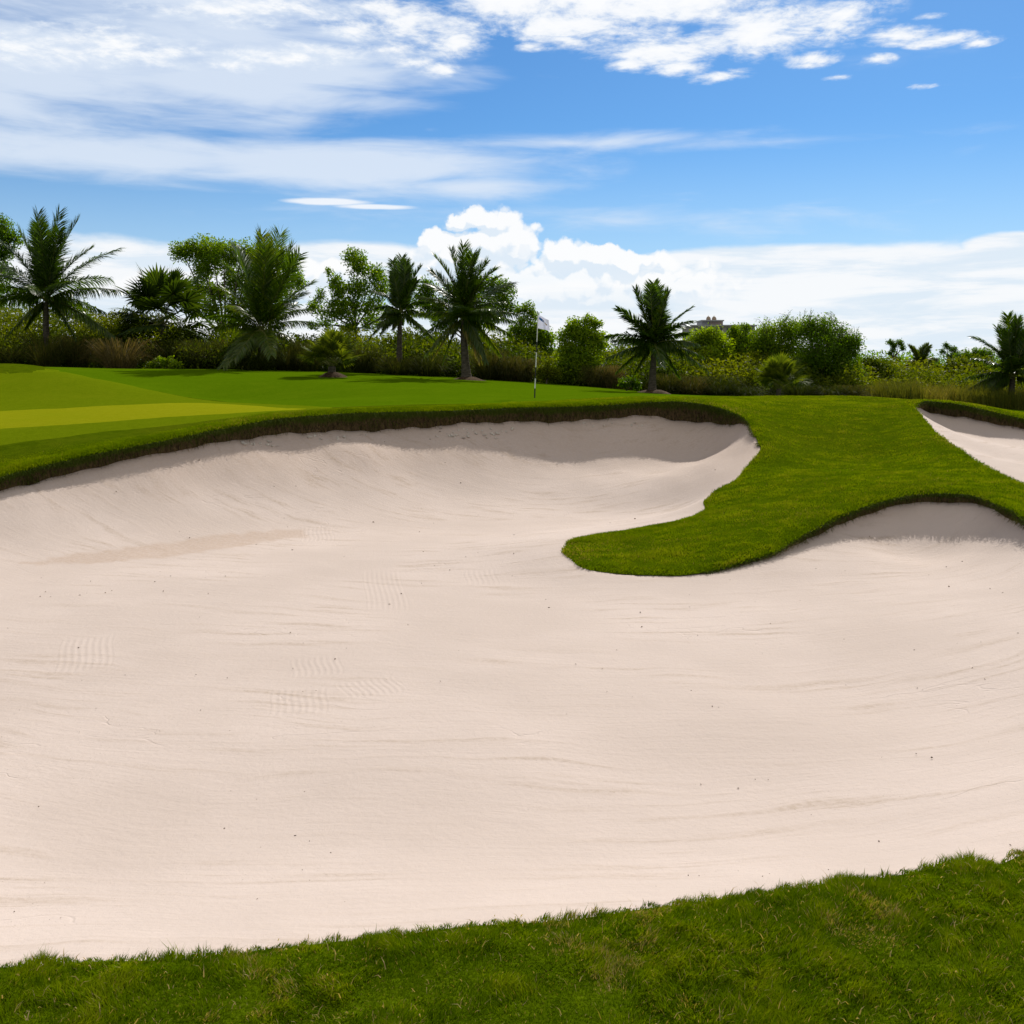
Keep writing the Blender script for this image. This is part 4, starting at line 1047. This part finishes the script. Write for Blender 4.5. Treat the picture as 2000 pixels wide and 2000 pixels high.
tree('open leafy tree with gaps of sky, right of the bushy palm', 702, 54, [(690, 505, 22), (700, 520, 18), (728, 530, 20), (742, 558, 22), (652, 548, 15), (643, 530, 8), (668, 566, 20), (702, 560, 24), (628, 578, 14), (618, 600, 15), (650, 608, 22), (690, 605, 24), (732, 598, 24), (634, 632, 14), (682, 640, 16), (722, 632, 18), (612, 636, 11), (664, 590, 16)], 103, tint=0.55, dens=.8, fork=(694, 640), r0=.08)
tree('dark leafy tree hidden behind the full coconut palm', 930, 53, [(835, 560, 18), (828, 585, 20), (850, 602, 22), (962, 560, 20), (985, 576, 20), (992, 602, 16), (962, 602, 24), (925, 565, 24), (885, 580, 28), (985, 556, 12), (940, 620, 26), (870, 625, 24)], 104, tint=.38, dens=.95)
tree('slim leafy tree directly behind the golf flag', 1030, 50, [(1015, 606, 9), (1030, 601, 11), (1039, 614, 12), (1023, 626, 12), (1010, 652, 20), (1045, 648, 24), (1066, 662, 17), (1030, 680, 27), (1000, 682, 20), (1062, 692, 22), (1020, 705, 22), (1050, 712, 20)], 105, dens=1.3, tint=0.6, r0=.06)
tree('rounded bright green bush tree between the flag and the lone palm', 1135, 45, [(1150, 628, 14), (1166, 632, 11), (1120, 640, 18), (1104, 660, 16), (1140, 655, 23), (1165, 665, 18), (1178, 672, 10), (1114, 690, 25), (1145, 690, 27), (1125, 720, 28), (1156, 720, 24), (1100, 722, 18), (1140, 738, 20)], 106, dens=1.35, tint=0.82, r0=.06)
tree('yellow green leafy tree in front of the hotel, beside the lone palm', 1385, 46, [(1372, 655, 18), (1392, 652, 15), (1402, 675, 24), (1360, 676, 24), (1385, 705, 28), (1352, 702, 18), (1415, 704, 22), (1335, 690, 20), (1322, 720, 24), (1385, 735, 26)], 107, dens=1.3, tint=0.9, r0=.07)
tree('thin topped green tree beneath the right end of the hotel', 1455, 47, [(1433, 642, 9), (1456, 641, 11), (1447, 662, 20), (1478, 664, 24), (1420, 668, 20), (1430, 690, 28), (1465, 692, 30), (1492, 684, 22), (1450, 720, 30), (1488, 718, 24)], 108, dens=1.4, tint=0.7, r0=.07)
tree('feathery topped green tree left of the dark spreading tree', 1532, 46, [(1500, 650, 20), (1530, 642, 22), (1552, 646, 22), (1490, 670, 22), (1515, 676, 27), (1546, 682, 28), (1522, 708, 26)], 109, dens=1.5, tint=0.68, size=.08, twigs=True, r0=.06)
tree('wide dark spreading tree with drooping twigs on top', 1605, 45, [(1575, 642, 22), (1605, 642, 26), (1635, 654, 24), (1662, 668, 20), (1590, 680, 36), (1626, 688, 34), (1655, 676, 22), (1668, 692, 16), (1600, 716, 36), (1640, 720, 28), (1572, 712, 28), (1660, 735, 24)], 110, tint=0.42, size=.08, dens=1.6, twigs=True, r0=.08)
tree('low rounded shrub on the right flank of the dark spreading tree', 1700, 48, [(1688, 716, 19), (1712, 716, 17), (1675, 738, 20), (1736, 728, 14), (1705, 738, 22)], 111, 'shrub', 'shrub', tint=.5, r0=.05, mat=SCRUB)
tree('thin lone tree with a bare stem standing on the skyline', 1746, 78, [(1737, 668, 6), (1744, 674, 7), (1755, 671, 8), (1763, 680, 6), (1739, 690, 5), (1756, 700, 6), (1743, 684, 5)], 112, tint=.25, r0=.09, dens=1.4, fork=(1745, 700))
tree('small forked tree on the skyline beside the young palm', 1853, 78, [(1849, 675, 6), (1861, 682, 8), (1842, 686, 5), (1863, 694, 7), (1856, 700, 7)], 113, tint=.2, r0=.10, dens=1.4, fork=(1852, 706))
tree('flat topped tree on the skyline left of the edge palm', 1895, 76, [(1872, 696, 9), (1886, 692, 10), (1902, 690, 9), (1915, 692, 12), (1932, 695, 14), (1925, 705, 16), (1890, 706, 14)], 114, tint=.35, dens=1.2)
tree('yellow green shrub in the scrub left of the edge palm', 1885, 52, [(1880, 718, 20), (1860, 722, 18), (1908, 714, 20), (1932, 726, 24), (1840, 728, 16), (1895, 740, 24)], 115, 'shrub', 'shrub', tint=.72, mat=SCRUB, r0=.05)
tree('bright low leafy plant beside the rounded brown tussock', 318, 46.2, [(295, 712, 10), (312, 710, 11), (330, 711, 11), (346, 714, 8)], 116, 'leafy_plant', 'plant', tint=.85, size=.13, r0=.03, dens=1.6)
tree('yellow green shrub at the foot of the tree behind the flag', 1068, 43.5, [(1055, 726, 12), (1072, 722, 14), (1085, 730, 10), (1062, 738, 10)], 117, 'shrub', 'shrub', tint=.85, r0=.03, mat=SCRUB, dens=1.5)
tree('small dark shrub on the lawn edge left of the lone palm', 1228, 41.2, [(1218, 748, 9), (1232, 745, 11), (1244, 751, 8)], 118, 'shrub', 'shrub', tint=.2, r0=.03, dens=1.6)

# ---- tussocks of long grass along the edge of the lawn
def tussock(label, u, D, hpx, wpx, seed, tint=.5, mat=None, name='grass_tussock', nb=900):
    rs = np.random.default_rng(seed)
    x = (u - 1000) / FPX * D; base = np.array([x, D, gz(x, D) + EYE])
    H = hpx / FPX * D; W = wpx / FPX * D
    n = nb; a = rs.uniform(0, 6.28, n); r = W * .30 * np.sqrt(rs.random(n))
    P = np.column_stack([r * np.cos(a), r * np.sin(a), np.full(n, -.05)])
    out = np.column_stack([np.cos(a), np.sin(a), np.zeros(n)]) * (W * .5 * rs.uniform(.2, 1.1, n))[:, None] + rs.normal(0, .08, (n, 3)) * np.array([1, 1, 0])
    h = H * rs.uniform(.3, 1.0, n) * rs.uniform(.75, 1.05)
    t_ = rs.uniform(0, 6.28, n); w = (rs.uniform(.008, .020, n) * .5)[:, None]; sd = np.column_stack([np.cos(t_), np.sin(t_), np.zeros(n)]) * w
    p1 = P + out * .40 + np.column_stack([np.zeros(n), np.zeros(n), h * .62])
    p2 = P + out * .95 + np.column_stack([np.zeros(n), np.zeros(n), h * .98])
    p3 = P + out * 1.6 + np.column_stack([np.zeros(n), np.zeros(n), h * rs.uniform(.25, .95, n)])
    v = np.stack([P - sd, P + sd, p1 - sd, p1 + sd, p2 - sd * .7, p2 + sd * .7, p3], 1).reshape(-1, 3)
    b = np.arange(n)[:, None] * 7
    mb = MB(); mb.add(v, [b + np.array([[0, 1, 3, 2]]), b + np.array([[2, 3, 5, 4]]), b + np.array([[4, 5, 6]])], 0, np.repeat(np.clip(tint + rs.normal(0, .16, n), 0, 1), 7))
    o = mb.build(name, mat or TUSS, smooth=False); o.location = base
    return tag(o, label, 'grass clump', 'long grass tussocks at the edge of the lawn')
TUS = [(30, 47, 62, 60, .35, 'olive tussock in the corner behind the grassy mound'), (92, 45.2, 72, 70, .5, 'tall brown tussock hiding the foot of the tall left palm'), (152, 46.6, 76, 50, .6, 'straw brown tussock just left of the rounded one'),
       (234, 45.0, 64, 86, .9, 'large rounded dry brown tussock at the edge of the fairway'), (352, 48, 66, 70, .3, 'dark olive tussock below the dark fan palm'), (400, 47, 62, 66, .35, 'dull olive tussock left of the bushy palm trunk'), (500, 45.0, 50, 70, .2, 'shaded tussock hiding the foot of the bushy palm'),
       (562, 46, 66, 60, .4, 'brownish tussock right of the bushy palm trunk'), (603, 45.6, 62, 50, .45, 'brown tussock behind the small fan palm'), (712, 46, 74, 56, .35, 'tall dark tussock left of the shuttlecock palm trunk'), (776, 44.8, 50, 62, .4, 'brownish tussock hiding the foot of the shuttlecock palm'),
       (838, 45, 60, 60, .3, 'dark low tussock left of the full palm trunk'), (955, 44.6, 68, 62, .5, 'brown tussock right of the full palm trunk'), (990, 44.5, 58, 50, .55, 'brown tussock left of the flagstick'), (1022, 44.4, 48, 44, .6, 'reddish brown tussock right behind the flagstick'),
       (1168, 43.4, 60, 44, .55, 'dry tussock at the right foot of the bush tree'), (1192, 43.2, 62, 40, .8, 'pale straw tussock right of the bush tree'), (1305, 41.5, 58, 50, .45, 'dark tussock behind the lone palm trunk'), (1352, 41.6, 56, 58, .6, 'brown tussock right of the lone palm'),
       (1405, 41.6, 48, 66, .2, 'dark olive tussock under the yellow green tree'), (1448, 41.4, 40, 66, .15, 'dark low tussock left of the pale fan palm'), (1560, 41.4, 38, 56, .15, 'dark low tussock right of the pale fan palm'), (1618, 41.4, 40, 60, .15, 'dark tussock under the wide dark spreading tree'), (1660, 41.4, 44, 44, .5, 'olive tussock where the yellow scrub begins')]  # low tints of the dark tussocks here put the belt's shadow into their colour
for i, (u, D, h, w, tn, lab) in enumerate(TUS): tussock(lab, u, D, h, w, 300 + i, tn)

# ---- undergrowth that fills the belt, and the long yellow grass on the right: nobody could count it
def undergrowth():
    rs = np.random.default_rng(55)
    U = [-200, 0, 250, 330, 420, 600, 700, 800, 880, 1000, 1100, 1300, 1500, 1700, 2000, 2300]; V = [588, 598, 614, 632, 650, 660, 668, 660, 678, 680, 690, 684, 696, 728, 730, 724]
    lm = MB()
    n = 8200
    u = rs.uniform(-250, 2300, n); Df = np.interp(u, [0, 850, 1100, 1340, 1680, 1720, 2300], [46.6, 46.0, 44.2, 42.3, 42.3, 45.5, 46.5]); D = Df + rs.uniform(0, 9, n)
    ok = ~((np.abs(u - 234) < 60) & (D < 48.5)) & ~((np.abs(u - 318) < 42) & (D < 47.5)); u, D, Df = u[ok], D[ok], Df[ok]; n = len(u)
    x = (u - 1000) / FPX * D
    z0 = ground_z(np.column_stack([x, D])) + EYE
    vt = np.interp(u, U, V) + 60 * vnoise(np.column_stack([u, D * 6]), .02, 5, 3)
    zt = (HV - vt) / FPX * D + EYE
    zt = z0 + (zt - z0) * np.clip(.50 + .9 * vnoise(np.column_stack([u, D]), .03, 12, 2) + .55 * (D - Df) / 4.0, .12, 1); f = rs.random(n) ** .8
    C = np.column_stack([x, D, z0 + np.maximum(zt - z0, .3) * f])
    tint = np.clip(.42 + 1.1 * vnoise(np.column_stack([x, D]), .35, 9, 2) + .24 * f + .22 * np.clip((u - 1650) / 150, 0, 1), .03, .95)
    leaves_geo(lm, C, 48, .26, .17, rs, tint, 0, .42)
    # a thicket of taller shrubs fills the gaps between the trees
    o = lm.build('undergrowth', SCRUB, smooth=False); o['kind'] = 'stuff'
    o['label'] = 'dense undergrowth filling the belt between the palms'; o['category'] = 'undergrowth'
    # long grass
    mb = MB(); n = 30000
    u = np.concatenate([rs.uniform(1665, 2250, n), rs.uniform(1195, 1320, 5000), rs.uniform(-200, 1700, 2500)])
    D = np.concatenate([rs.uniform(41.8, 50, n), rs.uniform(42.8, 46, 5000), rs.uniform(47, 51, 2500)])
    xy = np.column_stack([(u - 1000) / FPX * D, D])
    hh = np.concatenate([np.interp(u[:n], [1665, 1720, 1900, 2250], [.75, 1.1, 1.25, 1.2]), np.full(5000, .95), np.full(2500, .8)]) * (.75 + 1.0 * vnoise(xy, .8, 15, 3)) * rs.uniform(.7, 1.15, len(u))
    tn = np.concatenate([np.full(n, .48), np.full(5000, .55), np.full(2500, .12)]) + .7 * vnoise(xy, .5, 16, 2) + rs.normal(0, .15, len(u))
    blade_geo(mb, np.column_stack([xy, ground_z(xy) + EYE - .03]), hh, rs.uniform(.012, .03, len(u)), lean_field(xy, .35, rs, 1.2), np.clip(tn, 0, 1), rs)
    o = mb.build('tall_grass', TALL, smooth=False); o['kind'] = 'stuff'
    o['label'] = 'long yellowish grass at the foot of the scrub'; o['category'] = 'grass'
    # low far wood behind everything
    lm = MB(); n = 1500
    u = rs.uniform(-400, 2500, n); D = rs.uniform(80, 105, n); x = (u - 1000) / FPX * D
    zt = (HV - (np.interp(u, [-400, 600, 1000, 1700, 2500], [690, 690, 692, 702, 704]) + 16 * vnoise(np.column_stack([u, D]), .05, 3, 2))) / FPX * D + EYE
    C = np.column_stack([x, D, .3 + (zt - .3) * rs.random(n) ** .5])
    leaves_geo(lm, C, 40, .5, .28, rs, np.clip(.4 + .9 * vnoise(np.column_stack([x, D]), .1, 4, 2), 0, 1), 0, .5)
    o = lm.build('far_wood', LEAF, smooth=False); o['kind'] = 'stuff'
    o['label'] = 'low far wood on the horizon behind the scrub'; o['category'] = 'wood'
undergrowth()

# ------------------------------------------------------------------ golf flag
def plain(name, col, rough=.5, spec=.3, bumpy=0.0):
    m, t, b = new_mat(name)
    P = t.new('ShaderNodeNewGeometry').outputs['Position']
    n = t.noise(P, 6.0, 4, .6)
    t.links.new(t.mix(t.mul(n, .35), col, tuple(c * .8 for c in col[:3]) + (1,)), b.inputs['Base Color'])
    b.inputs['Roughness'].default_value = rough; b.inputs['Specular IOR Level'].default_value = spec
    return m
def flagstick():
    D = 25.8; base = np.array(hit(1044, 778, 23.5, 34)); base[0] = (1044 - 1000) / FPX * D; base[1] = D; base[2] = gz(base[0], D) + EYE
    root = empty('golf_flag', tuple(base), 'white golf flag on a black and white striped stick standing on the lawn', 'golf flag')
    WH = plain('white_pole', (.75, .75, .74, 1), .35); BK = plain('black_pole', (.02, .02, .022, 1), .35)
    top = at(1051, 611, D); mb = MB()
    # row of each band change, from the ground up
    rows = [778, 759.5, 740, 718, 689, 668, 611]
    cols = [1, 0, 1, 0, 1, 0]
    def q(v): 
        f = (778 - v) / (778 - 611); return base * (1 - f) + top * f
    for i, c in enumerate(cols):
        tube(mb, [q(rows[i]) if i else base - (0, 0, .1), q(rows[i + 1])], [.017 - .001 * i, .0165 - .001 * i], 10, c, i == 5)
    pole = mb.build('pole', [WH, BK], root, origin=base)
    mb = MB(); tube(mb, [top - (.03, 0, 0), top + (.012, 0, 0)], [.014, .014], 8); mb.build('pole_cap', plain('grey_cap', (.3, .32, .36, 1)), root, origin=base)
    # cloth, blown to the right and drooping a little
    CL = leaf_mat('flag_cloth', [(0, (.70, .70, .76)), (1, (.74, .74, .80))], .60, .8, .05, (1.15, 1.15, 1.2))
    n, m = 28, 18
    a = np.linspace(0, 1, n); b = np.linspace(0, 1, m)
    A, B = np.meshgrid(a, b, indexing='ij')
    tl, bl = at(1050.8, 615, D), at(1049, 641, D); tr, br = at(1072, 624.5, D), at(1074, 646, D)
    def cloth(A, B, off=0.0):
        A = np.asarray(A); B = np.asarray(B)
        p = (tl * ((1 - A) * (1 - B))[..., None] + tr * (A * (1 - B))[..., None] + bl * ((1 - A) * B)[..., None] + br * (A * B)[..., None])
        wv = np.sin(A * 8.5 + B * 2.2) * .030 * A + np.sin(A * 15 - B * 3) * .010 * A
        p[..., 1] += wv - off
        p[..., 2] += np.sin(A * 6.0) * .010 * (1 - B)
        return p
    v = cloth(A, B).reshape(-1, 3)
    i = np.arange(n - 1)[:, None] * m; j = np.arange(m - 1)[None]
    f = np.stack([i + j, i + j + 1, i + m + j + 1, i + m + j], -1).reshape(-1, 4)
    v2 = cloth(A, B, -.003).reshape(-1, 3)
    mb = MB(); mb.add(v, [f]); mb.add(v2, [f[:, ::-1]])
    fl = mb.build('flag', CL, root, origin=base)
    # printed mark: a slanting blue wordmark-like stroke with a small ochre sign at its end
    def patch(poly, name, mat):
        mb = MB(); k = len(poly)
        P = np.array(poly, float)
        mid = P.mean(0)
        for s in range(k):
            p, q_ = P[s], P[(s + 1) % k]
            tri = np.array([mid, p, p * .5 + q_ * .5]); tri2 = np.array([mid, p * .5 + q_ * .5, q_])
            for T in (tri, tri2):
                mb.add(cloth(T[:, 0], T[:, 1], .004), [np.array([[0, 1, 2]])])
        o = mb.build(name, mat, fl, smooth=False, origin=base); return o
    patch([(.10, .22), (.17, .12), (.27, .17), (.38, .20), (.52, .27), (.58, .40), (.45, .42), (.30, .37), (.16, .32)], 'blue_mark', plain('blue_print', (.03, .16, .52, 1), .8))
    patch([(.58, .40), (.66, .37), (.72, .44), (.80, .46), (.82, .56), (.74, .58), (.66, .50)], 'ochre_mark', plain('ochre_print', (.62, .42, .20, 1), .8))
flagstick()

# ------------------------------------------------------------------ distant hotel
def hotel():
    D = 240.0
    def X(u): return (u - 1000) / FPX * D
    def Z(v): return (HV - v) / FPX * D + EYE
    base = np.array([X(1430), D, gz(X(1430), D) + EYE])
    root = empty('hotel', tuple(base), 'pale stone hotel with two rooftop domes behind the trees', 'building')
    ST = bark_mat('hotel_stone', (.30, .27, .27, 1), (.38, .345, .34, 1), .4); TW = bark_mat('hotel_tower_stone', (.26, .21, .19, 1), (.32, .26, .24, 1), .6)
    CO = plain('hotel_cornice', (.36, .36, .38, 1), .8); WI = plain('hotel_glass', (.05, .06, .075, 1), .25, .5); DO = plain('hotel_dome', (.34, .25, .18, 1), .45)
    mb = MB(); box(mb, X(1352), X(1474), D, D + 14, base[2] - .5, Z(637.5)); mb.build('wall', ST, root, False, base)
    mb = MB(); box(mb, X(1350), X(1478), D - .5, D + 14.5, Z(637.4), Z(634.5)); mb.build('cornice', CO, root, False, base)
    mb = MB(); box(mb, X(1474.2), X(1475.6), D + .6, D + 14, base[2] - .5, Z(637.6)); mb.build('end_wall', CO, root, False, base)
    mb = MB(); box(mb, X(1390), X(1415.5), D + 2, D + 9, Z(634.4), Z(626.8)); mb.build('tower', TW, root, False, base)
    mb = MB(); box(mb, X(1374), X(1389.8), D + 2.4, D + 8.6, Z(634.4), Z(626.8)); mb.build('tower_wing', CO, root, False, base)
    mb = MB(); box(mb, X(1372.5), X(1417), D + 1.5, D + 9.5, Z(626.7), Z(624.2)); mb.build('tower_cornice', CO, root, False, base)
    for u in (1392.5, 1403.8):
        r = 4.6 / FPX * D; c = np.array([X(u), D + 5.5, Z(624.1)])
        prof = [(r, 0), (r, .55 * r), (r * .97, .9 * r), (r * .85, 1.25 * r), (r * .6, 1.6 * r), (r * .3, 1.85 * r), (r * .06, 1.98 * r), (r * .05, 2.3 * r)]
        mb = MB(); k = 20; th = np.linspace(0, 2 * np.pi, k, endpoint=False)
        v = np.concatenate([c + np.column_stack([np.cos(th) * a, np.sin(th) * a, np.full(k, b)]) for a, b in prof])
        i = np.arange(len(prof) - 1)[:, None] * k; j = np.arange(k)[None]
        mb.add(v, [np.stack([i + j, i + (j + 1) % k, i + k + (j + 1) % k, i + k + j], -1).reshape(-1, 4)])
        mb.build('dome', DO, root, True, base)
    for u in (1360, 1368, 1379, 1387, 1400.5, 1409, 1421, 1429, 1441, 1449, 1460, 1468):
        for v in (640.5, 650, 659.5, 669):
            mb = MB(); box(mb, X(u - 1.8), X(u + 1.8), D - .06, D + .2, Z(v + 5.5), Z(v)); mb.build('window', WI, root, False, base)
hotel()
sc.cycles.max_bounces = 8; sc.cycles.diffuse_bounces = 3; sc.cycles.glossy_bounces = 2; sc.cycles.transmission_bounces = 3; sc.cycles.transparent_max_bounces = 4
sc.cycles.use_denoising = True
sc.cycles.caustics_reflective = False; sc.cycles.caustics_refractive = False
